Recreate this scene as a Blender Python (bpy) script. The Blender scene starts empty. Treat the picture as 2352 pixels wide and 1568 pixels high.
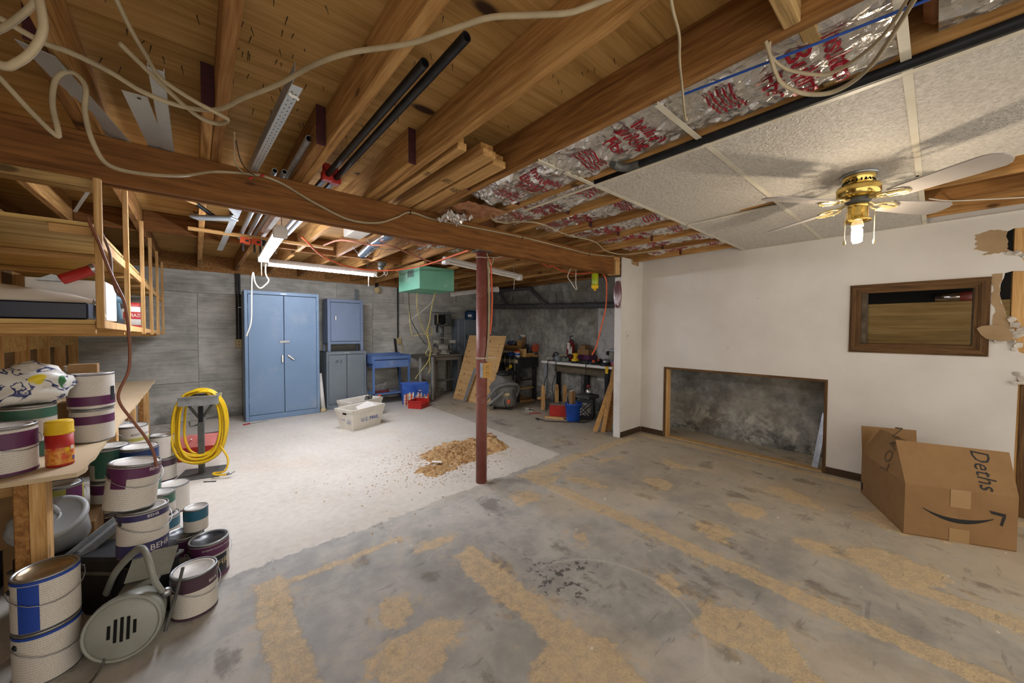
import bpy, bmesh, math, random
from math import sin, cos, pi, radians as R, sqrt, atan2, hypot
from mathutils import Vector as V, Matrix, noise as mnoise
random.seed(7)
S = bpy.context.scene
COL = S.collection

# ---------------------------------------------------------------- camera
cam_d = bpy.data.cameras.new('camera'); cam = bpy.data.objects.new('camera', cam_d); COL.objects.link(cam)
cam_d.sensor_width = 36.0; cam_d.lens = 36.0*842.0/2352.0; cam_d.clip_start = .02
PITCH, YAW, ROLL = R(-1.657), R(40.77), R(.296)
fw = V((sin(YAW)*cos(PITCH), cos(YAW)*cos(PITCH), sin(PITCH)))
rt = V((cos(YAW), -sin(YAW), 0)); upv = rt.cross(fw)
rt, upv = rt*cos(ROLL)+upv*sin(ROLL), upv*cos(ROLL)-rt*sin(ROLL)
cam.matrix_world = Matrix(((rt.x, upv.x, -fw.x, 0), (rt.y, upv.y, -fw.y, 0), (rt.z, upv.z, -fw.z, 1.28), (0, 0, 0, 1)))
S.camera = cam

# ---------------------------------------------------------------- light and exposure
S.view_settings.view_transform = 'Standard'; S.view_settings.look = 'None'
S.view_settings.gamma = 1.0; S.view_settings.use_curve_mapping = False
S.view_settings.exposure = 1.33
W = bpy.data.worlds.new('world'); S.world = W; W.use_nodes = True
W.node_tree.nodes['Background'].inputs[0].default_value = (1.0, .93, .84, 1)
W.node_tree.nodes['Background'].inputs[1].default_value = .7
TUBE_POWER = 62.0          # emission strength of the two lit fluorescent tubes
BULB_POWER = 130.0          # emission strength of the spiral bulb under the fan

# ---------------------------------------------------------------- node helpers
def lin(h):
    h = h.lstrip('#'); out = []
    for i in (0, 2, 4):
        c = int(h[i:i+2], 16)/255.0
        out.append(c/12.92 if c <= .04045 else ((c+.055)/1.055)**2.4)
    return (*out, 1.0)
class NT:
    """small wrapper that writes shader maths as python expressions"""
    def __init__(s, name):
        s.m = bpy.data.materials.new(name); s.m.use_nodes = True
        s.t = s.m.node_tree; s.b = s.t.nodes['Principled BSDF']
    def node(s, typ, **kw):
        n = s.t.nodes.new(typ)
        for k, v in kw.items(): setattr(n, k, v)
        return n
    def put(s, sock, v):
        if isinstance(v, X): s.t.links.new(v.o, sock)
        elif isinstance(v, str): sock.default_value = lin(v)
        else: sock.default_value = v
    def math(s, op, a, b=None, c=None, clamp=False):
        n = s.node('ShaderNodeMath', operation=op); n.use_clamp = clamp
        for i, v in enumerate((a, b, c)):
            if v is not None: s.put(n.inputs[i], v)
        return X(s, n.outputs[0])
    def coord(s, kind='Object'):
        n = s.node('ShaderNodeTexCoord'); return X(s, n.outputs[kind])
    def pos(s):
        n = s.node('ShaderNodeNewGeometry'); return X(s, n.outputs['Position'])
    def rand(s):
        n = s.node('ShaderNodeObjectInfo'); return X(s, n.outputs['Random'])
    def sep(s, v):
        n = s.node('ShaderNodeSeparateXYZ'); s.put(n.inputs[0], v); return [X(s, n.outputs[i]) for i in range(3)]
    def comb(s, x, y, z=0.0):
        n = s.node('ShaderNodeCombineXYZ')
        for i, v in enumerate((x, y, z)): s.put(n.inputs[i], v)
        return X(s, n.outputs[0])
    def scale(s, v, sc, off=None):
        n = s.node('ShaderNodeMapping'); s.put(n.inputs[0], v); n.inputs['Scale'].default_value = sc
        if off is not None: s.put(n.inputs['Location'], off)
        return X(s, n.outputs[0])
    def noise(s, v, sc=5.0, detail=4.0, rough=.55, dist=0.0, color=False):
        n = s.node('ShaderNodeTexNoise'); s.put(n.inputs['Vector'], v); n.inputs['Scale'].default_value = sc
        n.inputs['Detail'].default_value = detail; n.inputs['Roughness'].default_value = rough; n.inputs['Distortion'].default_value = dist
        return X(s, n.outputs['Color' if color else 'Fac'])
    def voro(s, v, sc=5.0, out='Distance', rnd=1.0):
        n = s.node('ShaderNodeTexVoronoi'); s.put(n.inputs['Vector'], v); n.inputs['Scale'].default_value = sc
        n.inputs['Randomness'].default_value = rnd
        return X(s, n.outputs[out])
    def ramp(s, f, stops):
        n = s.node('ShaderNodeValToRGB'); s.put(n.inputs[0], f); e = n.color_ramp.elements
        while len(e) < len(stops): e.new(.5)
        for i, (p, c) in enumerate(stops): e[i].position = p; e[i].color = lin(c) if isinstance(c, str) else c
        return X(s, n.outputs[0])
    def mix(s, f, a, b, mode='MIX'):
        n = s.node('ShaderNodeMix', data_type='RGBA', blend_type=mode)
        s.put(n.inputs[0], f); s.put(n.inputs[6], a); s.put(n.inputs[7], b); return X(s, n.outputs[2])
    def step(s, v, lo, hi):
        n = s.node('ShaderNodeMapRange', interpolation_type='SMOOTHSTEP')
        s.put(n.inputs[0], v); n.inputs[1].default_value = lo; n.inputs[2].default_value = hi
        n.inputs[3].default_value = 0.0; n.inputs[4].default_value = 1.0
        return X(s, n.outputs[0])
    def bump(s, h, strength=.3, dist=.01):
        n = s.node('ShaderNodeBump'); n.inputs['Strength'].default_value = strength; n.inputs['Distance'].default_value = dist
        s.put(n.inputs['Height'], h); s.t.links.new(n.outputs[0], s.b.inputs['Normal'])
    def out(s, color=None, rough=.6, metal=0.0, spec=.4, **kw):
        if color is not None: s.put(s.b.inputs['Base Color'], color)
        s.put(s.b.inputs['Roughness'], rough); s.put(s.b.inputs['Metallic'], metal)
        s.b.inputs['Specular IOR Level'].default_value = spec
        for k, v in kw.items(): s.put(s.b.inputs[k.replace('_', ' ')], v)
        return s.m
class X:
    def __init__(s, t, o): s.t = t; s.o = o
    def __add__(s, b): return s.t.math('ADD', s, b)
    def __radd__(s, b): return s.t.math('ADD', b, s)
    def __sub__(s, b): return s.t.math('SUBTRACT', s, b)
    def __rsub__(s, b): return s.t.math('SUBTRACT', b, s)
    def __mul__(s, b): return s.t.math('MULTIPLY', s, b)
    __rmul__ = __mul__
    def __truediv__(s, b): return s.t.math('DIVIDE', s, b)
    def min(s, b): return s.t.math('MINIMUM', s, b)
    def max(s, b): return s.t.math('MAXIMUM', s, b)
    def abs(s): return s.t.math('ABSOLUTE', s)

def pm(name, c1, c2=None, sc=12.0, rough=.6, metal=0.0, bump=0.0, bsc=None, stretch=None, spec=.4, detail=5, dirt=None, **kw):
    """plain procedural surface: two colours blended by noise, optional dirt blotches and fine relief"""
    t = NT(name); c = t.coord()
    if stretch: c = t.scale(c, stretch)
    n = t.noise(c, sc, detail)
    col = t.ramp(n, [(.3, c1), (.7, c2 or c1)]) if c2 else t.mix(n*.18, c1, '#000000')
    if dirt:
        d = t.step(t.noise(c, dirt[1], 7, .65), .52, .72); col = t.mix(d*dirt[2], col, dirt[0])
    if bump: t.bump(t.noise(c, bsc or sc*6, 4), bump, .004)
    return t.out(col, rough, metal, spec, **kw)

def wood(name, dark, mid, light, axis=1, sc=1.0, knots=.8, rough=.75, bump=.25, var=.25, thru=None):
    """sawn timber: grain streaks along one axis, knots, and a shade of its own for every object"""
    t = NT(name); c = t.coord(); r = t.rand()
    off = t.comb(r*17.0, r*31.0, r*11.0)
    st = [14.0*sc]*3; st[axis] = .9*sc
    g = t.noise(t.scale(c, st, off), 3.0, 7, .6, .6)
    st2 = [60.0*sc]*3; st2[axis] = 2.0*sc
    fg = t.noise(t.scale(c, st2, off), 3.0, 3, .5)
    f = g*.75+fg*.25
    col = t.ramp(f, [(.3, dark), (.5, mid), (.68, light)])
    ks = [5.0*sc]*3; ks[axis] = 2.2*sc
    if thru is not None: ks[thru] = 0.0
    k = t.voro(t.scale(c, ks, off), 1.0)
    km = (1.0-t.step(k, .05, .10))*knots
    ring = (1.0-t.step(k, .1, .24))*.35*knots
    col = t.mix(ring, col, dark); col = t.mix(km, col, '#2c170b')
    col = t.mix(t.math('MULTIPLY', (r-.5).abs(), var), col, dark)
    blot = t.step(t.noise(c, 2.3, 6, .6), .5, .75); col = t.mix(blot*.3, col, dark)
    t.bump(f, bump, .004)
    return t.out(col, rough, 0.0, .25)

# ---------------------------------------------------------------- mesh helpers
class MB:
    def __init__(s): s.v = []; s.f = []; s.sm = []
    def add(s, vs, fs, smooth=False):
        o = len(s.v); s.v += [tuple(p) for p in vs]; s.f += [tuple(i+o for i in f) for f in fs]; s.sm += [smooth]*len(fs); return s
    def box(s, x0, x1, y0, y1, z0, z1, M=None):
        vs = [V((x, y, z)) for z in (z0, z1) for y in (y0, y1) for x in (x0, x1)]
        if M is not None: vs = [M @ p for p in vs]
        return s.add(vs, [(0, 2, 3, 1), (4, 5, 7, 6), (0, 1, 5, 4), (2, 6, 7, 3), (0, 4, 6, 2), (1, 3, 7, 5)])
    def bbox(s, x0, x1, y0, y1, z0, z1, b=.004, M=None):
        """box with bevelled edges"""
        b = min(b, (x1-x0)*.45, (y1-y0)*.45, (z1-z0)*.45)
        bm = bmesh.new(); bmesh.ops.create_cube(bm, size=1.0)
        for q in bm.verts: q.co = V(((x0+x1)/2+q.co.x*(x1-x0), (y0+y1)/2+q.co.y*(y1-y0), (z0+z1)/2+q.co.z*(z1-z0)))
        bmesh.ops.bevel(bm, geom=bm.edges[:], offset=b, segments=1, affect='EDGES', profile=.5)
        s.bm(bm, M); return s
    def bm(s, bm, M=None, smooth=False):
        bm.verts.index_update()
        s.add([(M @ q.co) if M is not None else q.co.copy() for q in bm.verts], [[q.index for q in f.verts] for f in bm.faces], smooth); bm.free()
    def tube(s, pts, r, n=8, cap=True, smooth=True, flat=None):
        """round (or flattened) bar along a polyline; r may be a list"""
        P = [V(p) for p in pts]; k = len(P); rr = r if isinstance(r, (list, tuple)) else [r]*k
        ring = []; ref = None
        for i, p in enumerate(P):
            d = (P[min(i+1, k-1)]-P[max(i-1, 0)]).normalized()
            if ref is None: ref = V((0, 0, 1)) if abs(d.z) < .9 else V((1, 0, 0))
            a = (ref-d*ref.dot(d)).normalized(); ref = a; b = d.cross(a)
            fa, fb = (1, 1) if flat is None else flat
            ring.append([p+a*cos(2*pi*j/n)*rr[i]*fa+b*sin(2*pi*j/n)*rr[i]*fb for j in range(n)])
        vs = [q for g in ring for q in g]
        fs = [(i*n+j, i*n+(j+1) % n, (i+1)*n+(j+1) % n, (i+1)*n+j) for i in range(k-1) for j in range(n)]
        s.add(vs, fs, smooth)
        if cap: s.add(ring[0], [tuple(range(n-1, -1, -1))]); s.add(ring[-1], [tuple(range(n))])
        return s
    def lathe(s, prof, n=20, M=None, smooth=True, a0=0.0, a1=2*pi):
        """profile of (r, z) turned about z; (r, z) lists read bottom to top outside"""
        full = abs(a1-a0-2*pi) < 1e-6; m = n if full else n+1; vs = []
        for (r, z) in prof:
            for j in range(m):
                a = a0+(a1-a0)*j/n; q = V((r*cos(a), r*sin(a), z)); vs.append(M @ q if M is not None else q)
        fs = []
        for i in range(len(prof)-1):
            for j in range(n):
                k = (j+1) % m; fs.append((i*m+j, i*m+k, (i+1)*m+k, (i+1)*m+j))
        return s.add(vs, fs, smooth)
    def disc(s, r, z, n=20, M=None, up=True):
        vs = [V((r*cos(2*pi*j/n), r*sin(2*pi*j/n), z)) for j in range(n)]
        if M is not None: vs = [M @ q for q in vs]
        return s.add(vs, [tuple(range(n)) if up else tuple(range(n-1, -1, -1))])
    def prism(s, poly, h0, h1, M=None):
        """polygon in xy pulled from z=h0 to h1"""
        n = len(poly); vs = [V((x, y, h0)) for x, y in poly]+[V((x, y, h1)) for x, y in poly]
        if M is not None: vs = [M @ q for q in vs]
        fs = [tuple(range(n-1, -1, -1)), tuple(range(n, 2*n))]+[(i, (i+1) % n, n+(i+1) % n, n+i) for i in range(n)]
        return s.add(vs, fs)
    def grid(s, fn, nu, nv, smooth=True):
        vs = [fn(i/nu, j/nv) for j in range(nv+1) for i in range(nu+1)]
        fs = [(j*(nu+1)+i, j*(nu+1)+i+1, (j+1)*(nu+1)+i+1, (j+1)*(nu+1)+i) for j in range(nv) for i in range(nu)]
        return s.add(vs, fs, smooth)
    def ball(s, c, r, n=10, m=6, sq=(1, 1, 1)):
        prof = [(sin(pi*i/m), -cos(pi*i/m)) for i in range(m+1)]
        return s.lathe([(max(a, 1e-4)*r, b*r) for a, b in prof], n, Matrix.Translation(V(c)) @ Matrix.Diagonal((*sq, 1)))
    def mesh(s, name, mt):
        me = bpy.data.meshes.new(name); me.from_pydata(s.v, [], s.f)
        for p, q in zip(me.polygons, s.sm): p.use_smooth = q
        if mt is not None: me.materials.append(mt)
        me.update(); return me
    def build(s, name, mt, parent=None, loc=None, rot=None, **props):
        return link(name, s.mesh(name, mt), parent, loc, rot, **props)
def link(name, data, parent=None, loc=None, rot=None, **props):
    o = bpy.data.objects.new(name, data); COL.objects.link(o)
    if parent is not None: o.parent = parent
    if loc is not None: o.location = loc
    if rot is not None: o.rotation_euler = rot
    for k, v in props.items():
        if v is not None: o[k] = v
    return o
def thing(name, label, cat, loc=(0, 0, 0), rz=0.0, group=None, rot=None):
    return link(name, None, None, loc, rot or (0, 0, rz), label=label, category=cat, group=group)
def tag(o, label, cat, group=None):
    o['label'] = label; o['category'] = cat
    if group: o['group'] = group
    return o
def struct(o): o['kind'] = 'structure'; return o
def kids(o): return [c for c in bpy.data.objects if c.parent is o]
def dup(root, loc, rot=None, label=None, group=None, parent=None, copies=None):
    r = root.copy(); COL.objects.link(r); r.location = loc
    if parent is not None: r.parent = parent
    if rot is not None: r.rotation_euler = rot
    if label: r['label'] = label
    if group: r['group'] = group
    for ch in kids(root):
        c = ch.copy(); COL.objects.link(c); c.parent = r
        for g in kids(ch):
            d = g.copy(); COL.objects.link(d); d.parent = c
    return r
def smooth_path(pts, k=6):
    """Catmull-Rom through the points"""
    P = [V(p) for p in pts]; P = [P[0]*2-P[1]]+P+[P[-1]*2-P[-2]]; out = []
    for i in range(1, len(P)-2):
        for j in range(k):
            t = j/k; a, b, c, d = P[i-1:i+3]
            out.append(.5*((2*b)+(c-a)*t+(2*a-5*b+4*c-d)*t*t+(3*b-a-3*c+d)*t**3))
    return out+[P[-2]]
def text(parent, body, size, mt, M, bend=None, name='lettering', align='CENTER', shear=0.0, thick=0.0, fn=None, xs=1.0):
    """flat lettering as a mesh; bend = radius of the cylinder it is printed on; fn maps each point"""
    cu = bpy.data.curves.new('lettering', 'FONT'); cu.body = body; cu.size = size; cu.align_x = align; cu.align_y = 'CENTER'
    cu.resolution_u = 2; cu.shear = shear; cu.offset = thick
    tmp = bpy.data.objects.new('lettering', cu); COL.objects.link(tmp)
    dg = bpy.context.evaluated_depsgraph_get(); me = bpy.data.meshes.new_from_object(tmp.evaluated_get(dg))
    bpy.data.objects.remove(tmp); bpy.data.curves.remove(cu)
    for q in me.vertices:
        p = q.co.copy(); p.x *= xs
        if bend: p = V((sin(p.x/bend)*bend, p.y, (cos(p.x/bend)-1)*bend))
        q.co = fn(p) if fn else M @ p
    me.materials.clear(); me.materials.append(mt); me.name = name
    return link(name, me, parent)
def rotm(ax, ang): return Matrix.Rotation(ang, 4, ax)
def T(x, y, z): return Matrix.Translation((x, y, z))
def along(p, q, roll=0.0):
    """frame at p whose z axis points to q"""
    p, q = V(p), V(q); d = q-p
    return T(*p) @ d.to_track_quat('Z', 'Y').to_matrix().to_4x4() @ rotm('Z', roll)

# ================================================================ materials of the room
M = {}
M['joist'] = wood('joist_wood', '#75502a', '#b0834c', '#cfa56a', 1, thru=0)
M['joist_dark'] = wood('joist_wood_brown', '#5c3d1d', '#926637', '#b18650', 1, thru=0)
M['beam'] = wood('beam_wood', '#4c2f15', '#7d5126', '#956534', 0, knots=.7, thru=1)
M['plate_x'] = wood('plate_wood', '#7a5f38', '#b0905c', '#cbac78', 0)
M['ply'] = wood('subfloor_plywood', '#86602f', '#b18a4f', '#c8a067', 0, sc=.55, knots=1.0, bump=.1, thru=2)
M['stud'] = wood('stud_wood', '#9a7140', '#c49a62', '#dcb884', 2, knots=.5)
M['endgrain'] = pm('red_sealed_end', '#331418', '#4a2023', 30, .8)
M['oldply'] = wood('old_plywood', '#8a6a35', '#c2a062', '#d9bd82', 0, sc=.6, knots=.4, bump=.1)
M['board_y'] = wood('board_wood', '#8f6a3e', '#b98f58', '#d2ab74', 1, knots=.4)
M['board_x'] = wood('crosswise_board_wood', '#8f6a3e', '#b98f58', '#d2ab74', 0, knots=.4)
M['black'] = pm('black_iron', '#16171a', '#26282b', 20, .45, .3, .1)
M['blackpl'] = pm('black_plastic', '#141416', '#202124', 20, .5)
M['white'] = pm('white_paint', '#d8d6d2', '#cfccc6', 3, .6, dirt=('#a59c8e', 3, .25))
M['steel'] = pm('bright_steel', '#b5b7b9', '#8f9295', 14, .35, .85)
M['galv'] = pm('galvanised_steel', '#aeb2b4', '#93989b', 25, .42, .55)
M['chrome'] = pm('chrome', '#e2e2e2', '#c9c9c9', 5, .15, 1.0)
M['grayiron'] = pm('grey_iron', '#4b4c4c', '#65655f', 25, .6, .3, .15)
M['cardboard'] = pm('cardboard', '#82633f', '#8e6d47', 6, .85, dirt=('#6c5133', 5, .3))
M['ink'] = pm('black_ink', '#1b1a1a', rough=.7)
M['red'] = pm('red_paint', '#b02a22', '#9c211c', 10, .45)
M['orange'] = pm('orange_plastic', '#d4572a', '#c24a20', 10, .5)
M['cord_o'] = pm('orange_cord', '#d9663c', '#c9562f', 10, .55)
M['cable'] = pm('tan_cable', '#b0a080', '#8f8167', 8, .6)
M['wire_w'] = pm('white_wire', '#cfc9bb', '#bdb5a4', 8, .6)
M['yellow'] = pm('yellow_plastic', '#e0b81d', '#d3a90f', 8, .5)
M['blue'] = pm('blue_plastic', '#1c4fa8', '#173f8c', 8, .5)
M['brass'] = pm('polished_brass', '#e6cc80', '#dcbd68', 6, .16, 1.0)
M['dusty_ply'] = pm('dusty_bench_plywood', '#b59e7d', '#cbb899', 3, .9, stretch=(1, .35, 1), dirt=('#8f7550', 3, .35), bump=.2)
M['paleyellow'] = pm('faded_yellow_cord', '#bfae5c', '#ab9a4c', 8, .6)
M['dark'] = pm('dark_hole', '#060606', rough=.9)
M['ivory'] = pm('ivory_plastic', '#cbb98c', '#bda878', 6, .5)
M['paper'] = pm('white_paper', '#dedbd4', '#d0ccc3', 6, .8)
M['tan'] = pm('bare_gypsum_paper', '#98805f', '#a88f6d', 9, .9)

def concrete_mat():
    t = NT('concrete_wall'); c = t.coord('Object'); r = t.rand()
    off = t.comb(r*9.0, r*5.0, r*3.0)
    n = t.noise(t.scale(c, (1.1, 1.1, 1.6), off), 2.0, 9, .62, .3)
    streak = t.noise(t.scale(c, (1.5, 1.5, 22.0), off), 2.0, 5, .6)
    col = t.ramp(n*.65+streak*.35, [(.3, '#7b7a74'), (.46, '#a09e96'), (.58, '#bbb9b0'), (.75, '#d2cfc5')])
    z = t.sep(t.pos())[2]
    low = (1.0-t.step(z, .05, .42))*t.step(t.noise(c, 5.0, 8, .7), .46, .6)
    col = t.mix(low*.8, col, '#b9b6ad')
    damp = (1.0-t.step(z, .0, .3))*t.step(t.noise(c, 3.5, 6, .6), .42, .56); col = t.mix(damp*.6, col, '#35342f')
    rust = t.step(t.noise(t.scale(c, (3.0, 3.0, .9)), 1.6, 4, .5), .66, .8); col = t.mix(rust*.35, col, '#75563a')
    pit = t.step(t.voro(c, 55.0), .0, .13)
    t.bump(streak*.5+n*.5+pit*.25, .5, .008)
    return t.out(col, .85, 0.0, .25)
M['concrete'] = concrete_mat()
def block_mat():
    t = NT('mottled_concrete'); c = t.coord()
    n = t.noise(c, 2.2, 9, .68, .4); n2 = t.noise(c, 9.0, 6, .6)
    col = t.ramp(n*.6+n2*.4, [(.34, '#5e5d59'), (.48, '#86857f'), (.56, '#a2a098'), (.68, '#c4c1b5')])
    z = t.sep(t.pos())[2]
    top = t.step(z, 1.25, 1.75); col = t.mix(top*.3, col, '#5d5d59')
    eff = (1.0-t.step((z-.22).abs(), .05, .2))*t.step(t.noise(c, 5.5, 9, .7, .8), .5, .6); col = t.mix(eff*.75, col, '#bdb9ae')
    wet = (1.0-t.step(z, .03, .3))*t.step(t.noise(c, 4.2, 8, .7), .46, .58); col = t.mix(wet*.75, col, '#2f2f2c')
    brn = t.step(t.noise(c, 1.3, 4, .5), .5, .66); col = t.mix(brn*.3, col, '#75684e')
    t.bump(n*.5+n2*.5, .5, .01)
    return t.out(col, .88, 0.0, .2)
M['block'] = block_mat()

def floor_mat():
    t = NT('stained_concrete_floor'); P = t.pos(); x, y, z = t.sep(P)
    n1 = t.noise(P, 1.0, 8, .62, .4); n2 = t.noise(P, 4.5, 8, .65, .2); n3 = t.noise(P, 22.0, 5, .6); n4 = t.noise(P, 90.0, 3, .6)
    col = t.ramp(n1*.5+n2*.5, [(.32, '#7d7b76'), (.45, '#9c9a94'), (.54, '#b3b0a8'), (.66, '#c6c2b7')])
    # rubbed, browner concrete towards the drywall
    br = t.step(x+(n2-.5)*1.6, 1.9, 3.6); col = t.mix(br*.45, col, '#a8977a')
    dirty = t.step(n2*.55+t.noise(t.scale(P, (2.6, .8, 1.0)), 2.0, 6, .6)*.45, .53, .62); col = t.mix(dirty*.7, col, '#625c55')
    # black oil spots
    spot = t.step(t.noise(P, 24.0, 5, .65), .54, .58)*(1.0-t.step((x-1.40).abs()+(y-1.22).abs()+(n2-.5)*.8, .08, .36)); col = t.mix(spot*.8, col, '#3a3835')
    # old adhesive left in strips and patches, worn and broken up
    wx = (t.noise(P, 3.0, 5, .6)-.5); wy = (t.noise(t.scale(P, (1, 1, 1), (7.3, 2.1, 0)), 3.0, 5, .6)-.5)
    jag = (n3-.5)*.05+(t.noise(t.scale(P, (1, 1, 1), (1.3, 9.1, 0)), 9.0, 5, .65)-.5)*.07
    def strip(v, c0, w, lo, hi, u, amt=.25, k=0):
        a = w-((v-c0)+(wx if k == 0 else wy)*amt*.5).abs()+jag
        b = (u-lo+wy*.3).min(hi-u+wx*.3)
        return a.min(b)
    def blob(cx, cy, rx, ry, amt=.3):
        dx, dy = (x-cx+wx*amt)/rx, (y-cy+wy*amt)/ry
        return (1.0-t.math('SQRT', dx*dx+dy*dy))*min(rx, ry)+jag*.8
    m = strip(x, 2.2, .068, -1.6, 2.42, y, .14)
    for s_ in (strip(x, 1.16, .085, .2, 1.80, y, .35), strip(x, .26, .075, 1.05, 2.2, y, .25), blob(.62, 1.32, .2, .12, .5), blob(1.05, .8, .18, .2, .5), blob(1.75, .5, .16, .2, .5), blob(2.35, 2.3, .22, .09, .4), blob(2.9, .1, .14, .2, .4), blob(3.6, .1, .25, .2, .6), blob(1.9, 2.05, .12, .08, .4), strip(y, 2.13, .03, .2, .95, x, .2, 1),
               strip(x, 2.72, .07, -1.5, .12, y, .2), strip(x, 4.2, .07, -.5, 2.4, y, .3), strip(y, 2.36, .06, 2.25, 4.0, x, .4, 1),
               strip(x, 1.72, .035, -1.2, .55, y, .3), blob(2.5, .88, .085, .11), blob(2.81, .45, .09, .12), blob(2.98, .86, .1, .1),
               blob(2.93, 1.5, .1, .14), blob(.68, 1.58, .10, .10), blob(1.8, .86, .06, .09), blob(1.79, 1.4, .05, .07), blob(3.5, .7, .12, .22, .5),
               blob(3.45, 1.6, .1, .2, .5), blob(1.06, 1.95, .14, .06), blob(2.5, 1.9, .08, .16, .4), blob(.40, 1.2, .11, .14, .4), blob(2.35, 2.15, .14, .06), blob(3.1, 2.1, .2, .07, .5)):
        m = m.max(s_)
    core = t.step(m, -.004, .02); mask = core*(.72+.28*t.step(n3*.6+n4*.4, .42, .55))
    thin = t.step(m, -.10, .0)*t.step(n3*.5+n2*.5, .5, .6)
    tanc = t.ramp(n3*.5+n4*.5, [(.36, '#b79c73'), (.5, '#c8b088'), (.64, '#d4be98')])
    haze = t.step(t.noise(P, .9, 5, .6), .47, .62)*t.step(x, .4, 1.8); col = t.mix(haze*.3, col, '#bfa984')
    col = t.mix(thin*.55, col, '#bda782'); col = t.mix(mask*.8, col, tanc)
    grit = t.step(t.noise(P, 60.0, 3, .6), .66, .72)*core; col = t.mix(grit*.5, col, '#7a5b32')
    # paint drips
    drip = t.step(t.voro(t.scale(P, (1.0, 1.6, 1.0)), 7.0)+(n3-.5)*.12, .05, .085); col = t.mix((1.0-drip)*.8*t.step(n1, .46, .54), col, '#d9d5c8'); fleck = 1.0-t.step(t.voro(P, 24.0), .05, .09); col = t.mix(fleck*.6*t.step(n2, .48, .56), col, '#cfc7b4')
    scuff = t.step(t.noise(t.scale(P, (1.2, 6.0, 1.0)), 3.0, 7, .7), .6, .66); col = t.mix(scuff*.35, col, '#57534e')
    arc = 1.0-t.step((t.math('SQRT', (x-1.35)*(x-1.35)+(y-.95)*(y-.95))-.42+(n3-.5)*.02).abs(), .004, .012); col = t.mix(arc*.3*t.step(x, 1.2, 1.5), col, '#c9c4b8')
    # white painted part at the workshop end
    we = (x*.06+2.34)
    flake = (n2-.5)*.16+(n3-.5)*.10*(1.0-t.step(x, .9, 1.6))
    e1 = (y-we)+flake; e2 = (2.86+(y-2.5)*.04-x)+(n3-.5)*.03
    wm = t.step(e1.min(e2), -.006, .012)
    chip = t.step(n2*.5+n3*.5, .6, .66)*(1.0-t.step(e1, .1, .5)); chip2 = t.step(t.noise(P, 3.2, 9, .7), (.70), .74)
    wcol = t.ramp(n1*.55+n3*.45, [(.36, '#bcb5a9'), (.52, '#cbc5ba'), (.66, '#d3cec4')])
    saw = t.step(t.noise(P, 1.4, 6, .6), .5, .75); wcol = t.mix(saw*.28, wcol, '#c9ab86')
    far = t.step(y+(n2-.5)*1.4, 5.2, 6.5); wcol = t.mix(far*.4, wcol, '#a8a096')
    wm2 = wm*(1.0-chip*.9)*(1.0-chip2*.75)
    col = t.mix(wm2, col, wcol)
    t.bump(mask*.7+n4*mask*.9+n3*.15+wm2*.35, .55, .006)
    rgh = t.ramp(n2, [(.3, (.55, .55, .55, 1)), (.7, (.8, .8, .8, 1))])
    return t.out(col, rgh, 0.0, .3)
M['floor'] = floor_mat()
def drywall_mat():
    t = NT('white_drywall'); c = t.coord()
    n = t.noise(c, 1.6, 6, .6); n2 = t.noise(c, 40.0, 3)
    col = t.ramp(n, [(.35, '#cdc8c1'), (.65, '#d8d4ce')])
    nick = 1.0-t.step(t.voro(c, 3.6), .016, .024); col = t.mix(nick*.7, col, '#5a5148')
    t.bump(n2, .05, .002)
    return t.out(col, .75, 0.0, .25)
M['drywall'] = drywall_mat()
def tile_mat():
    t = NT('ceiling_tile'); c = t.coord()
    n = t.noise(c, 75.0, 4, .6, .5); col = t.ramp(n, [(.35, '#b4ada2'), (.6, '#d3cdc3')])
    t.bump(n, .9, .012)
    return t.out(col, .5, 0.0, .45)
M['tile'] = tile_mat()
M['tbar'] = pm('cream_enamel', '#d8d2c2', '#c9c0aa', 5, .45, dirt=('#8f7a4a', 4, .3))
M['trimwood'] = wood('dark_trim_wood', '#2c2219', '#4b3a29', '#62503a', 1, sc=1.6, knots=.1)
M['frame_y'] = wood('brown_frame_wood', '#3b2a19', '#634729', '#7b5c39', 1, sc=1.4, knots=.1)
M['frame_z'] = wood('brown_frame_wood_upright', '#3b2a19', '#5d4327', '#735636', 2, sc=1.4, knots=.1)

# ================================================================ structure
XW = 4.32          # face of the white drywall
ZJ = 2.141         # underside of the joists
ZS = 2.322         # underside of the subfloor
YB = 6.78          # face of the board-formed back wall
XF = 4.84          # face of the foundation wall on the drywall side
fl = MB(); fl.box(-3.2, 5.2, -1.6, 7.0, -.12, 0.0); struct(fl.build('floor', M['floor']))

# back wall: cast in form panels whose joints show
wb = struct(MB().box(-3.2, XF+.2, YB+.01, YB+.22, 0, 2.16).build('wall_back', M['concrete']))
zs = [0.0, .538, 1.79, 2.10]
for r in range(3):
    x = -3.2; k = 0
    offs = [0.02-1.22*3, .02-1.22*3, .02-1.22*3+.61][r]
    xs = [offs+1.22*i for i in range(9)]
    for a, b in zip(xs[:-1], xs[1:]):
        b = min(b, XF)
        if a >= XF: break
        MB().bbox(a+.0015, b-.0015, YB-.001*((k*7) % 4), YB+.03, zs[r]+.0015, zs[r+1]-.0015, .004).build('panel', M['concrete'], wb); k += 1
MB().box(-3.2, XF, YB-.0, YB+.04, 2.10, ZJ).build('sill_plate', M['joist_dark'], wb)
MB().box(-3.2, XF, YB-.03, YB+.02, ZJ, ZS).build('rim_board', M['joist_dark'], wb)

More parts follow.
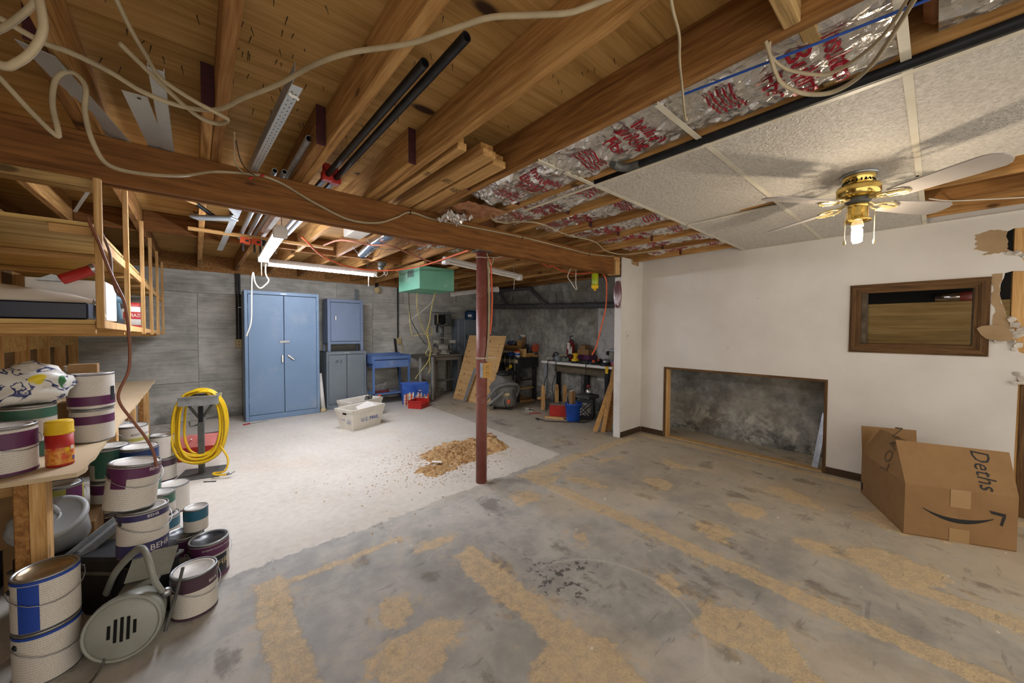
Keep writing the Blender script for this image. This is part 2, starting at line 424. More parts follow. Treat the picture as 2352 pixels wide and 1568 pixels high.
wf = struct(MB().box(XF, XF+.2, -1.6, YB+.2, 0, 2.12).build('wall_foundation', M['block']))
MB().box(XF-.004, XF+.01, 2.62, 3.52, .5, 1.66).build('white_patch', pm('peeling_white_paint', '#c9c8c5', '#b6b5b1', 9, .8, dirt=('#6f6e6a', 6, .8)), wf)
MB().box(XF-.05, XF+.05, -1.6, YB, 2.12, ZJ).build('sill_plate', M['joist_dark'], wf); MB().box(XF-.02, XF+.05, -1.6, YB, ZJ, ZS).build('rim_board', M['joist_dark'], wf)

# left partition: studs in front of dark sheathing
wl = struct(MB().box(-1.14, -1.12, .6, YB, 0, 2.13).build('wall_left', pm('old_sheathing', '#5d4a33', '#7a6244', 3, .9, stretch=(1, 1, 3))))
for i in range(11):
    y = 1.05+.55*i
    if y < YB-.05: MB().box(-1.12, -1.05, y, y+.04, .04, 2.10).build('stud', M['stud'], wl)
MB().box(-1.12, -1.05, .6, YB-.05, 0, .04).build('sole_plate', M['board_y'], wl)
MB().box(-1.12, -1.05, .6, YB-.05, 2.10, 2.135).build('top_plate', M['board_y'], wl)
for i in range(10):
    y = 1.09+.55*i
    MB().box(-1.115, -1.06, y, min(y+.51, YB-.06), 1.10, 1.23).build('blocking', M['oldply'], wl)

# subfloor and joists
ce = struct(link('ceiling', None))
k = 0
for ix in range(4):
    for iy in range(8):
        x0 = -3.2+2.44*ix-(.9 if iy % 2 else 0); y0 = -1.6+1.22*iy-.18
        a, b = max(x0, -3.2), min(x0+2.44, 5.0)
        if b <= a+.02: continue
        MB().box(a+.001, b-.001, y0+.0012, y0+1.2188, ZS+.0005*((ix+iy) % 3), ZS+.018).build('panel', M['ply'], ce)
JX = [.07+.4064*i for i in range(-7, 12)]
rnd = random.Random(3)
for i, x in enumerate(JX):
    if x > XF-.06: continue
    mt = M['joist_dark'] if i % 3 == 1 else M['joist']
    MB().bbox(x, x+.04, -1.6, 2.62, ZJ, ZS, .003).build('joist', mt, ce)
    o = MB().bbox(x-.0415, x-.0015, 1.90-.1*(i % 3 == 0), YB-.03, ZJ, ZS, .003).build('joist', M['joist'] if i % 2 else M['joist_dark'], ce)
    MB().box(x-.0415, x-.0015, 1.897-.1*(i % 3 == 0), 1.8995-.1*(i % 3 == 0), ZJ, ZS).build('sealed_end', M['endgrain'], o)
for (xa, y) in ((JX[9]+.04, .27), (JX[10]+.04, .245)):
    MB().bbox(xa, xa+.3664-.0, y, y+.04, ZJ+.002, ZS-.004, .003).build('blocking', M['plate_x'], ce)
for j in range(5, 18):
    for y in (4.55,):
        if JX[j]+.36 < XF: MB().bbox(JX[j], JX[j]+.3635, y+.06*(j % 2), y+.04+.06*(j % 2), ZJ+.002, ZS-.004, .003).build('blocking', M['beam'], ce)
# nail points through the plywood: past a few hundred, one part
nl = MB()
for i in range(420):
    x = rnd.uniform(-.9, 1.3); y = rnd.uniform(-.3, 2.3)
    if min(abs((x-q)) for q in [a+.01 for a in JX]) < .05: continue
    dx, dy = rnd.uniform(-.012, .012), rnd.uniform(-.012, .012); h = rnd.uniform(.014, .032)
    nl.tube([(x, y, ZS+.004), (x+dx, y+dy, ZS-h)], [.0017, .0008], 4, smooth=False)
nl.build('nail', M['black'], ce, kind='stuff')

# main beam with its plate and the post that carries its end
bm_ = struct(MB().bbox(-3.2, 3.64, 2.443, 2.481, 1.938, ZJ-.001, .004).build('beam', M['beam']))
MB().bbox(-3.2, 3.64, 2.483, 2.512, 1.946, ZJ-.001, .004).build('ply', M['beam'], bm_)
MB().bbox(-3.2, 3.64, 2.514, 2.546, 1.94, ZJ-.001, .004).build('ply', M['beam'], bm_)
MB().bbox(-3.2, -.335, 2.443, 2.535, 1.898, 1.937, .003).build('plate', M['plate_x'], bm_)
MB().bbox(3.642, 3.76, 2.435, 2.56, 2.098, ZJ-.001, .004).build('cap_block', M['board_x'], bm_)
MB().bbox(3.68, 3.765, 2.44, 2.555, 1.94, 2.097, .004).build('post_top', M['stud'], bm_)

# white drywall with the framed niche, the low opening and the broken corner
WY = Matrix(((0, 0, 1, XW), (1, 0, 0, 0), (0, 1, 0, 0), (0, 0, 0, 1)))    # (y, z, depth) -> world on the drywall
w = MB(); zt = 2.19
for (a, b, c, d) in ((2.16, 2.47, 0, zt), (.64, 2.16, .847, zt), (.43, .64, 0, zt), (-.20, .43, 0, 1.165), (-.20, .43, 1.64, zt)):
    w.box(XW, XW+.012, a, b, c, d)
edge = [(-.20, 0), (-.372, 0), (-.372, .43), (-.375, .92), (-.368, .955), (-.40, .985), (-.42, 1.0), (-.42, 1.13), (-.375, 1.15), (-.352, 1.2), (-.33, 1.27), (-.316, 1.36), (-.308, 1.44), (-.292, 1.5),
        (-.281, 1.56), (-.284, 1.63), (-.297, 1.675), (-.3, 1.705), (-.33, 1.715), (-.385, 1.71), (-.39, 1.74), (-.372, 1.79), (-.35, 1.83), (-.32, 1.85), (-.304, 1.875), (-.306, 1.92), (-.297, 1.96), (-.303, 1.995),
        (-.33, 2.012), (-.42, 2.005), (-.6, 2.01), (-1.6, 2.01), (-1.6, zt), (-.20, zt)]
w.prism(edge, 0.0, .012, WY)
wr = struct(w.build('wall_right', M['drywall']))
# exposed paper, torn gypsum crumbs
def torn(pts, seed, jag=.004, off=-.0006):
    r = random.Random(seed); out = []
    for (a, b) in zip(pts, pts[1:]+pts[:1]):
        n = max(2, int(hypot(a[0]-b[0], a[1]-b[1])/.012))
        for i in range(n):
            f = i/n; out.append((a[0]+(b[0]-a[0])*f+r.uniform(-jag, jag), a[1]+(b[1]-a[1])*f+r.uniform(-jag, jag)))
    return MB().prism(out, off-.0008, off, WY)
torn([(-.156, 1.995), (-.235, 2.02), (-.302, 2.0), (-.30, 1.96), (-.308, 1.92), (-.306, 1.875), (-.33, 1.85), (-.27, 1.848), (-.197, 1.845), (-.225, 1.868), (-.153, 1.893), (-.175, 1.915), (-.158, 1.93), (-.176, 1.95), (-.16, 1.965), (-.17, 1.98)], 3).build('torn_paper', M['tan'], wr)
torn([(-.244, 1.70), (-.295, 1.705), (-.283, 1.63), (-.28, 1.56), (-.291, 1.5), (-.306, 1.44), (-.33, 1.36), (-.34, 1.27), (-.30, 1.24), (-.262, 1.3), (-.252, 1.4), (-.27, 1.43), (-.247, 1.5), (-.246, 1.56), (-.256, 1.6), (-.243, 1.64)], 5).build('torn_paper', M['tan'], wr)
crumb = pm('broken_gypsum', '#cfc9bf', '#a8a095', 30, .95, bump=.8, bsc=60)
# a flap of paper hanging off the wall in front of the frame edge
fp = [(0, 0), (.02, .018), (.07, .025), (.115, .02), (.14, -.01), (.16, -.05), (.15, -.085), (.11, -.09), (.075, -.082), (.045, -.075), (.02, -.045)]
fm = T(XW-.03, -.185, 1.315) @ Matrix(((-.12, 0, 1, 0), (-1, 0, 0, 0), (0, 1, 0, 0), (0, 0, 0, 1)))
MB().prism(fp, -.002, .002, fm).build('torn_paper', M['tan'], wr)
rg = random.Random(9)
for (y, z, r) in ((-.315, 1.84, .02), (-.345, 1.835, .022), (-.37, 1.82, .02), (-.335, 1.38, .022), (-.35, 1.34, .026), (-.325, 1.29, .03), (-.36, 1.27, .03), (-.335, 1.215, .026), (-.3, 1.255, .03), (-.365, 1.2, .025), (-.385, 1.3, .03), (-.28, 1.225, .02), (-.37, 1.0, .02), (-.39, .965, .02), (-.352, 1.17, .018)):
    pts = [((r*(.7+.5*rg.random()))*cos(a*pi/4), (r*(.6+.5*rg.random()))*sin(a*pi/4)) for a in range(8)]
    MB().prism(pts, -.004-.012*rg.random(), .016, T(XW, y, z) @ rotm('Y', rg.uniform(-.5, .5)) @ rotm('Z', rg.uniform(-.5, .5)) @ Matrix(((0, 0, 1, 0), (1, 0, 0, 0), (0, 1, 0, 0), (0, 0, 0, 1)))).build('broken_gypsum', crumb, wr)
MB().prism([(-.335, .945), (-.40, .95), (-.42, .935), (-.36, .925)], -.02, .012, WY).build('broken_gypsum', crumb, wr)
MB().bbox(XW+.016, XW+.105, -.41, -.335, 0, 2.12, .003).build('stud', M['stud'], wr)
MB().bbox(XW+.016, XW+.105, .46, .5, 0, 2.12, .003).build('stud', M['stud'], wr)
MB().bbox(XW+.016, XW+.105, -1.6, 2.47, 2.145, 2.18, .003).build('top_plate', M['beam'], wr)
MB().bbox(XW+.006, XW+.03, -.62, -.385, 0, .925, .003).build('casing', M['frame_z'], wr)
# ledge left of old drywall above the wall angle
MB().bbox(XW+.013, XW+.03, 1.30, 2.44, 2.10, 2.19, .002).build('ledge', M['drywall'], wr)

# niche frame
def ring(y0, y1, z0, z1, wd, x0, x1, nm, par, mtz, mty):
    """mitred picture frame of four rails between x0 and x1"""
    for (p, mt) in (([(y0, z0), (y0+wd, z0+wd), (y0+wd, z1-wd), (y0, z1)], mtz), ([(y1, z0), (y1, z1), (y1-wd, z1-wd), (y1-wd, z0+wd)], mtz),
                    ([(y0, z0), (y1, z0), (y1-wd, z0+wd), (y0+wd, z0+wd)], mty), ([(y0, z1), (y0+wd, z1-wd), (y1-wd, z1-wd), (y1, z1)], mty)):
        n = Matrix(((0, 0, 1, 0), (1, 0, 0, 0), (0, 1, 0, 0), (0, 0, 0, 1)))
        MB().prism(p, x0, x1, n).build(nm, mt, par)
t1 = struct(link('trim_1', None))
ring(-.243, .503, 1.112, 1.686, .016, XW-.012, XW+.004, 'rail', t1, M['frame_z'], M['frame_y'])
ring(-.228, .488, 1.127, 1.671, .026, XW-.024, XW+.004, 'rail', t1, M['frame_z'], M['frame_y'])
ring(-.204, .464, 1.151, 1.647, .012, XW-.016, XW+.004, 'rail', t1, M['frame_z'], M['frame_y'])
ring(-.194, .454, 1.161, 1.637, .024, XW-.008, XW+.012, 'rail', t1, M['frame_z'], M['frame_y'])
dust = pm('felted_dust', '#6b5f50', '#473d31', 22, .95, bump=.8, bsc=40)
for (y0, y1, z0, z1) in ((-.2, -.165, 1.17, 1.635), (.40, .435, 1.17, 1.635)):
    MB().box(XW+.013, XW+.12, y0, y1, z0, z1).build('lining', dust, t1)
MB().bbox(XW+.013, XW+.20, -.2, .435, 1.165, 1.19, .002).build('lining', M['frame_y'], t1)
# plank shuttering seen through the niche
t4 = struct(MB().bbox(XW+.36, XW+.385, -.7, 1.0, 1.03, 1.54, .003).build('trim_4', wood('niche_plank', '#6b5533', '#937a4c', '#ab9160', 1, sc=.8, knots=.3)))
MB().box(XW+.39, XW+.40, -.7, 1.0, 1.0, 2.1).build('board', pm('painted_shade_board', '#1d1c1a', rough=.95), t4)  # near-black colour stands in for the shade above the plank

# jambs of the low opening
t2 = struct(link('trim_2', None))
for (y0, y1, z0, z1, mt) in ((2.142, 2.166, 0, .83, 'frame_z'), (.634, .658, 0, .83, 'frame_z'), (.634, 2.166, .83, .853, 'frame_y')):
    MB().bbox(XW-.008, XW+.075, y0, y1, z0, z1, .003).build('jamb', M[mt], t2)
MB().bbox(XW+.002, XW+.08, 2.118, 2.141, 0, .829, .002).build('jamb', M['stud'], t2)
MB().bbox(XW+.002, XW+.11, .66, 2.117, .0, .012, .002).build('sill', pm('dusty_sill', '#a8895a', '#b79a6b', 20, .95), t2)

# return wall with its painted end
w2 = MB(); w2.box(3.852, XW+.02, 2.47, 2.482, 0, 2.165); w2.box(3.852, XW, 2.482, 2.55, 0, 1.93)
wn = struct(w2.build('wall_return', M['drywall']))
MB().bbox(3.838, 3.851, 2.466, 2.556, 0, 1.925, .002).build('end_board', M['white'], wn)
MB().box(3.86, XW, 2.553, 2.566, 0, 1.93).build('back_panel', M['drywall'], wn)
MB().prism([(4.06, 2.105), (4.22, 2.095), (4.225, 2.16), (4.05, 2.166)], 0, .001, Matrix(((1, 0, 0, 0), (0, 0, -1, 2.4695), (0, 1, 0, 0), (0, 0, 0, 1)))).build('torn_paper', M['tan'], wn)
sw = MB().bbox(3.96, 4.03, 2.464, 2.4695, 1.17, 1.285, .002).build('switch_plate', M['drywall'], wn)
MB().box(3.992, 3.998, 2.4625, 2.464, 1.215, 1.24).build('slot', M['dark'], sw)

# baseboards: dark ribbed vinyl-look strips
def base(name, x0, x1, y0, y1):
    b = MB(); alongy = (y1-y0) > (x1-x0)
    for (z0, z1, o) in ((0, .018, 0), (.018, .034, .004), (.034, .05, .001), (.05, .064, .005)):
        if alongy: b.bbox(x0+o, x1, y0, y1, z0, z1, .001)
        else: b.bbox(x0, x1, y0+o, y1, z0, z1, .001)
    return struct(b.build(name, M['trimwood']))
base('baseboard_right', XW-.012, XW, 2.17, 2.456)
base('baseboard_right', XW-.012, XW, -.372, .632)
base('baseboard_return', 3.86, XW-.012, 2.456, 2.469)

# dropped ceiling: tiles resting in a grid of tee bars
ZC = 2.128
dc = struct(link('ceiling_grid', None))
xs = [1.77, 2.965, XW]; ys = [1.325, .705, .085, -.53, -1.14]
def tbar(x0, x1, y0, y1, par=None, nm='tee_bar', z=ZC):
    b = MB(); ay = (y1-y0) > (x1-x0)
    if ay:
        c = (x0+x1)/2; b.box(c-.012, c+.012, y0, y1, z-.0015, z); b.box(c-.001, c+.001, y0, y1, z, z+.012)
    else:
        c = (y0+y1)/2; b.box(x0, x1, c-.012, c+.012, z-.0015, z); b.box(x0, x1, c-.001, c+.001, z, z+.012)
    return b.build(nm, M['tbar'], par)
tbar(1.758, 1.782, -1.2, 1.93, dc)
tbar(2.953, 2.977, .085, 1.325, dc)
tbar(1.31, 1.757, 1.313, 1.337, dc); tbar(1.783, XW-.02, 1.313, 1.337, dc)
tbar(1.32, 1.757, .693, .717, dc); tbar(1.783, 2.952, .693, .717, dc); tbar(2.978, XW-.02, .693, .717, dc)
tbar(1.36, 1.757, .073, .097, dc); tbar(1.783, XW-.02, .073, .097, dc)
tbar(2.953, 2.977, -1.2, .072, dc)
MB().box(1.757, 1.7585, -1.2, 1.32, ZC, ZC+.03).build('edge_strip', M['black'], dc)
for iy in range(4):
    for ix in range(2):
        if iy >= 2 and ix == 1: continue
        x0, x1, y1, y0 = xs[ix]+.004, xs[ix+1]-.004, ys[iy]-.004, ys[iy+1]+.004
        if ix == 0 and iy == 0:    # one corner of this tile has lifted out of the grid
            g = MB(); g.grid(lambda u, v: V((x0+(x1-x0)*u, y0+(y1-y0)*v, ZC+.001+.05*max(0, u-.45)**1.5*max(0, 1-v))), 10, 6)
            g.grid(lambda u, v: V((x0+(x1-x0)*(1-u), y0+(y1-y0)*v, ZC+.011+.05*max(0, .55-u)**1.5*max(0, 1-v))), 10, 6)
            g.build('tile', M['tile'], dc)
        else: MB().box(x0, x1, y0, y1, ZC+.001, ZC+.011).build('tile', M['tile'], dc)
MB().box(XW-.02, XW, -1.2, 1.32, ZC-.0015, ZC).build('wall_angle', M['tbar'], dc)

# ================================================================ lamps
def emit(name, color, strength):
    t = NT(name); t.b.inputs['Emission Color'].default_value = lin(color); t.b.inputs['Emission Strength'].default_value = strength
    return t.out('#ffffff', .5)
TUBE = emit('lit_tube', '#f0f4ff', TUBE_POWER)
def shop_light(x, y, z, rz, ln, lit, label, sag=0.0):
    t = thing('fluorescent_light', label, 'light', (x, y, z), group='tube lights under the workshop joists', rot=(0, sag, rz))
    h = MB(); w_ = .035
    h.prism([(-w_, .0), (-w_, .022), (-.02, .045), (.02, .045), (w_, .022), (w_, 0)], -ln/2, ln/2, Matrix(((0, 0, 1, 0), (1, 0, 0, 0), (0, 1, 0, 0), (0, 0, 0, 1))))
    h.build('housing', M['white'], t)
    tb = TUBE if lit else M['paper']
    tu = MB()
    if lit:
        for dy in (-.017, .017): tu.tube([(-ln/2+.05, dy, -.014), (ln/2-.05, dy, -.014)], .0135, 10)
    else: tu.tube([(-ln/2+.03, 0, -.012), (ln/2-.03, 0, -.012)], .012, 10)
    tu.build('tube', tb, t)
    for s_ in (-1, 1): MB().bbox(s_*(ln/2-.025)-.026, s_*(ln/2-.025)+.026, -.04, .04, -.034, .03, .004).build('end_cap', M['white'], t)
    MB().tube([(ln/2-.09, .02, 0), (ln/2-.09, .02, -.16)], .0028, 6).build('pull_chain', M['wire_w'], t)
    return t
shop_light(.455, 3.45, 1.925, R(88), 1.20, True, 'lit tube light running away from the beam, end toward the viewer')
shop_light(1.165, 4.755, 2.0, R(0), 1.22, True, 'lit tube light hung across in front of the blue cabinets')
# ceiling fan
def fan():
    t = thing('ceiling_fan', 'brass ceiling fan with four pale blades and bare spiral bulb', 'fan', (2.712, .297, ZC))
    MB().lathe([(.001, -.012), (.074, -.012), (.08, -.004), (.078, .0)], 32).build('canopy_ring', M['steel'], t)
    cn = MB().lathe([(.05, -.062), (.054, -.056), (.07, -.02), (.068, -.01)], 32).build('canopy', M['brass'], t)
    for i in range(22):
        a = 2*pi*i/22; m = rotm('Z', a) @ T(.0632, 0, -.038) @ rotm('Y', -R(24))
        MB().box(-.0015, .0015, -.003, .003, -.012, .012, m).build('slot', M['dark'], cn)
    MB().lathe([(.001, -.128), (.055, -.128), (.082, -.122), (.09, -.114), (.092, -.072), (.088, -.064), (.05, -.06)], 40).build('motor', M['brass'], t)
    MB().lathe([(.001, -.158), (.042, -.156), (.055, -.142), (.05, -.127)], 24).build('flywheel', M['grayiron'], t)
    MB().lathe([(.001, -.178), (.042, -.178), (.046, -.164), (.034, -.155)], 28).build('switch_housing', M['brass'], t)
    MB().lathe([(.041, -.178), (.043, -.205), (.045, -.235), (.058, -.243), (.055, -.25), (.04, -.243)], 28).build('lamp_fitter', M['brass'], t)
    MB().lathe([(.018, -.24), (.022, -.252), (.026, -.268), (.025, -.278), (.012, -.28)], 18).build('bulb_base', M['white'], t)
    sp = MB(); n = 60
    sp.tube([(.0175*cos(i*.55), .0175*sin(i*.55), -.285-.00125*i) for i in range(n)], .0055, 8)
    sp.lathe([(.001, -.366), (.014, -.362), (.022, -.35), (.023, -.30), (.016, -.28)], 16)
    sp.build('bulb', emit('lit_bulb', '#ffecd0', BULB_POWER), t)
    blade = MB(); out = [(.0, .05), (.25, .062), (.34, .064), (.365, .052), (.382, .028)]
    poly = [(.0, -.05), (.25, -.062), (.34, -.064), (.365, -.052), (.382, -.028)]+[(.385, 0)]+out[::-1]
    blade.prism(poly, -.003, .003); bme = blade.mesh('blade', pm('pale_fan_blade', '#aaa39d', '#9d9690', 5, .4))
    br = MB(); br.tube([(-.115, 0, .018), (-.08, 0, .006), (-.05, 0, .003)], .008, 8)
    for s_ in (-1, 1):
        br.tube(smooth_path([(-.07, 0, .002), (-.05, s_*.032, .002), (-.005, s_*.043, -.003), (.04, s_*.026, -.006), (.054, s_*.006, -.006), (.018, s_*.008, -.005), (-.03, s_*.004, 0)], 5), .0052, 8)
    for (x, y) in ((.04, .028), (.04, -.028), (.054, 0), (0, .043), (0, -.043)): br.ball((x, y, -.008), .005, 8, 5)
    brm = br.mesh('blade_bracket', pm('cream_brass', '#e0cf9c', '#d2bd82', 6, .25, .6))
    for i in range(4):
        a = R(-123+90*i); m = rotm('Z', a) @ T(.17, 0, -.155)
        o = link('blade_bracket', brm, t); o.matrix_local = m
        o = link('blade', bme, t); o.matrix_local = m @ rotm('X', R(-12))
    for (a, l) in ((R(-75), .15), (R(140), .15)):
        p = V((.046*cos(a), .046*sin(a), -.20)); c = MB().tube([p, p+V((.022*cos(a), .022*sin(a), -.01)), p+V((.022*cos(a), .022*sin(a), -l))], .0016, 6).build('pull_chain', M['ivory'], t)
        MB().lathe([(.001, 0), (.006, .005), (.007, .014), (.0035, .028), (.002, .032)], 10, T(p.x+.022*cos(a), p.y+.022*sin(a), -.20-l-.028)).build('pull_knob', M['ivory'], c)
fan()

# ================================================================ things hung from and stored in the joists
def cable(name, label, pts, r, mt, cat='cable', group=None, k=6, flat=(1.0, .62), n=8):
    return tag(MB().tube(smooth_path(pts, k), r, n, flat=flat).build(name, mt), label, cat, group)
cable('house_cable', 'long tan cable sagging under the near joists across the whole ceiling', [(-.42, 1.60, 2.10), (-.323, 1.683, 2.095), (-.268, 1.683, 2.09), (-.194, 1.713, 2.085), (-.121, 1.774, 2.08), (-.023, 1.782, 2.075), (.072, 1.709, 2.07), (.137, 1.577, 2.075), (.218, 1.433, 2.085), (.285, 1.269, 2.09), (.35, 1.147, 2.09), (.436, 1.039, 2.09), (.484, .972, 2.09), (.548, .848, 2.09), (.592, .773, 2.09), (.664, .702, 2.09), (.727, .639, 2.09), (.763, .598, 2.1), (.83, .50, 2.12), (.90, .43, 2.127)], .0088, M['cable'])
cable('house_cable', 'tan cable dropping from above and looping back beside the thin joist', [(-.17, 1.22, 2.13), (-.143, 1.318, 2.10), (-.12, 1.426, 2.08), (-.098, 1.521, 2.075), (-.071, 1.619, 2.07), (.001, 1.685, 2.065), (.085, 1.727, 2.06), (.103, 1.751, 2.06), (.075, 1.815, 2.065), (.024, 1.818, 2.07), (-.034, 1.764, 2.085), (-.10, 1.69, 2.11), (-.16, 1.62, 2.134)], .008, M['cable'])
cable('house_cable', 'tan cable bent into a hump in front of the beam and stapled along it', [(-.48, 1.88, 2.09), (-.44, 1.88, 2.04), (-.384, 1.88, 1.963), (-.335, 1.88, 1.906), (-.329, 1.88, 1.92), (-.339, 1.88, 2.0), (-.332, 1.88, 2.078), (-.31, 1.88, 2.116), (-.285, 1.88, 2.118), (-.267, 1.88, 2.083), (-.27, 1.88, 2.0), (-.254, 1.89, 1.908), (-.222, 1.92, 1.855), (-.14, 1.98, 1.868), (-.031, 2.12, 1.935), (.073, 2.32, 2.045), (.188, 2.38, 2.09), (.235, 2.41, 2.106), (.29, 2.42, 2.115), (.385, 2.431, 2.10), (.539, 2.431, 2.034), (.736, 2.431, 1.973), (.914, 2.431, 1.986), (1.048, 2.431, 2.048), (1.15, 2.432, 2.105), (1.348, 2.432, 2.093), (1.74, 2.432, 2.102), (2.215, 2.432, 2.112), (2.802, 2.432, 2.104), (3.172, 2.432, 2.1), (3.50, 2.432, 2.122), (3.60, 2.42, 2.134)], .0075, M['cable'])
for i, (x, z) in enumerate(((1.15, 2.105), (2.215, 2.112), (3.172, 2.1))):
    tag(MB().tube([(x, 2.442, z-.012), (x, 2.426, z-.01), (x, 2.426, z+.01), (x, 2.442, z+.012)], .003, 6).build('cable_staple', M['black']), ['black staple holding the tan cable at its first bend on the beam', 'black staple holding the tan cable above the steel post', 'black staple holding the tan cable by the drywall end of the beam'][i], 'staple')
for pts, lab, r in (([(-.36, 1.31, 1.86), (-.295, 1.266, 1.818), (-.268, 1.243, 1.824), (-.244, 1.223, 1.849), (-.228, 1.211, 1.889), (-.23, 1.213, 1.935), (-.24, 1.225, 2.0), (-.245, 1.24, 2.136)], 'thick tan cable loop hanging lowest in the upper corner', .0095),
                    ([(-.40, 1.40, 1.93), (-.33, 1.33, 1.90), (-.27, 1.27, 1.93), (-.24, 1.25, 1.99), (-.235, 1.25, 2.136)], 'second tan cable loop just above the lowest one', .008),
                    ([(-.50, 1.60, 2.04), (-.40, 1.52, 2.06), (-.30, 1.42, 2.10), (-.24, 1.36, 2.136)], 'tan cable crossing behind the corner loops', .007)):
    cable('house_cable', lab, pts, r, M['cable'])
cable('house_cable', 'tan cable loop of two, upper strand beside the wood block', [(1.295, .345, 2.137), (1.319, .348, 2.11), (1.40, .33, 2.10), (1.474, .294, 2.1), (1.531, .249, 2.1), (1.517, .187, 2.1), (1.447, .117, 2.1), (1.345, .065, 2.11), (1.29, .02, 2.137)], .007, M['cable'])
cable('house_cable', 'tan cable loop of two, lower strand touching the tile edge', [(1.285, .352, 2.137), (1.313, .346, 2.10), (1.38, .35, 2.09), (1.459, .347, 2.085), (1.571, .311, 2.085), (1.628, .241, 2.085), (1.562, .152, 2.09), (1.337, .052, 2.10), (1.28, .01, 2.137)], .0075, M['cable'])
cable('house_cable', 'tan cable hanging from the joist down onto the loose tee bar', [(.90, .455, 2.138), (.942, .466, 2.11), (1.024, .487, 2.10), (1.12, .53, 2.10), (1.248, .58, 2.1), (1.40, .64, 2.105), (1.494, .677, 2.13), (1.56, .70, 2.16)], .0065, M['cable'])
tag(MB().bbox(.875, .905, .44, .47, 2.120, 2.137, .003).build('cable_clip', M['blue']), 'blue cable clip nailed under the joist at the top edge', 'clip')
cable('house_cable', 'tan cable crossing the bare joists between beam and tiles', [(1.60, 2.02, 2.18), (1.62, 2.10, 2.15), (1.70, 2.21, 2.12), (1.854, 2.235, 2.126), (1.90, 2.17, 2.131), (2.07, 2.07, 2.128), (2.466, 2.143, 2.126), (2.875, 2.145, 2.130), (3.2, 2.24, 2.105), (3.46, 2.20, 2.10), (3.62, 1.98, 2.12), (3.72, 1.86, 2.135)], .006, M['cable'])
cable('white_wire', 'thin white wire crossing the gap of the missing tiles by the drywall', [(3.55, .055, 2.134), (3.70, -.037, 2.132), (3.83, -.19, 2.132), (3.94, -.333, 2.132), (4.1, -.55, 2.133)], .004, M['wire_w'], 'wire', flat=None)
cable('blue_wire', 'bright blue wire strung through the dark bay beside the tiles', [(1.336, .62, 2.13), (1.36, .38, 2.12), (1.395, .18, 2.122), (1.43, -.05, 2.125), (1.48, -.4, 2.13)], .004, M['blue'], 'wire', flat=None)
# thin twisted wires at the joist
th = thing('wire_bundle', 'thin tan wires with two red wire nuts beside the perforated angle', 'wire', (.20, 2.38, 2.1))
MB().tube(smooth_path([(-.06, -.36, .035), (-.05, -.2, .03), (-.04, -.1, .0), (.0, -.02, -.01), (.03, .0, .0)], 5), .0035, 6).build('wire', M['cable'], th)
MB().tube(smooth_path([(-.05, -.28, .035), (-.02, -.12, .01), (.02, -.02, .0), (.05, .0, -.005)], 5), .0022, 6).build('wire', M['black'], th)
for d in ((.02, .0, -.03), (.07, -.005, -.005)): MB().lathe([(.001, 0), (.006, .004), (.0075, .02), (.004, .022)], 8, T(*d) @ rotm('Y', R(60))).build('wire_nut', M['red'], th)

# sheet metal and tubes lying across the beam
def plate(name, label, a, b, w, th_, mt, cat, up=(0, 0, 1)):
    a, b = V(a), V(b); d = (b-a).normalized(); s_ = d.cross(V(up)).normalized()*w/2; u = s_.cross(d).normalized()*th_
    o = MB(); vs = [a-s_, a+s_, b+s_, b-s_]; o.add(vs+[q+u for q in vs], [(0, 1, 2, 3), (7, 6, 5, 4), (0, 4, 5, 1), (1, 5, 6, 2), (2, 6, 7, 3), (3, 7, 4, 0)])
    return tag(o.build(name, mt), label, cat)
sheet = pm('dull_white_metal', '#c3c8c9', '#b3b8ba', 5, .35, .35)
plate('metal_flashing', 'wide white metal flashing strip laid between joist and beam', (-.355, 1.80, 2.125), (-.225, 2.62, 2.15), .082, .002, sheet, 'flashing', (.25, 0, 1))
o = plate('metal_flashing', 'white metal flashing strip with a nail hole, over the beam', (-.155, 1.92, 2.13), (-.115, 2.62, 2.15), .066, .002, sheet, 'flashing')
MB().lathe([(.001, -.0005), (.006, -.0004)], 10, T(-.146, 1.945, 2.1288) @ rotm('X', pi)).build('nail_hole', M['dark'], o)
t = thing('metal_stud', 'grey metal channel with an upright lip beside the flashing', 'channel', (0, 0, 0))
MB().box(-.108, -.068, 1.72, 2.62, 2.142, 2.144).build('web', sheet, t); MB().box(-.108, -.106, 1.72, 2.62, 2.144, 2.175).build('flange', sheet, t); MB().box(-.07, -.068, 1.74, 2.62, 2.144, 2.165).build('flange', sheet, t)
t = thing('perforated_angle', 'white perforated angle iron with tape near its end', 'angle iron', (.268, 1.50, 2.139), R(2))
MB().box(-.0, .034, 0, 1.25, 0, .002).build('flange', sheet, t); MB().box(-.002, .0, -.05, 1.25, 0, .05).build('flange', M['galv'], t)
h = MB()
for i in range(34):
    for x in (.010, .024): h.box(x-.0018, x+.0018, .04+i*.034+(.012 if x > .02 else 0), .046+i*.034+(.012 if x > .02 else 0), -.0006, -.0002)
h.build('hole', M['dark'], t, kind='stuff')
MB().tube(smooth_path([(0, .055, -.003), (.012, .06, -.007), (.024, .063, -.004), (.035, .07, -.006)], 4), .006, 6).build('tape', M['paper'], t)
def pipe(name, label, a, b, r, mt, cat='pipe', group=None, hollow=True):
    t = thing(name, label, cat, a, group=group); d = V(b)-V(a)
    MB().tube([(0, 0, 0), d], r, 16, cap=False).build('tube', mt, t)
    m = Matrix.Translation((0, 0, 0)) @ d.to_track_quat('Z', 'Y').to_matrix().to_4x4()
    MB().lathe([(r*1.0, 0), (r*.78, 0)], 16, m).build('rim', mt, t); MB().lathe([(r*.78, 0), (r*.76, .05), (.001, .05)], 16, m).build('bore', M['dark'], t)
    return t
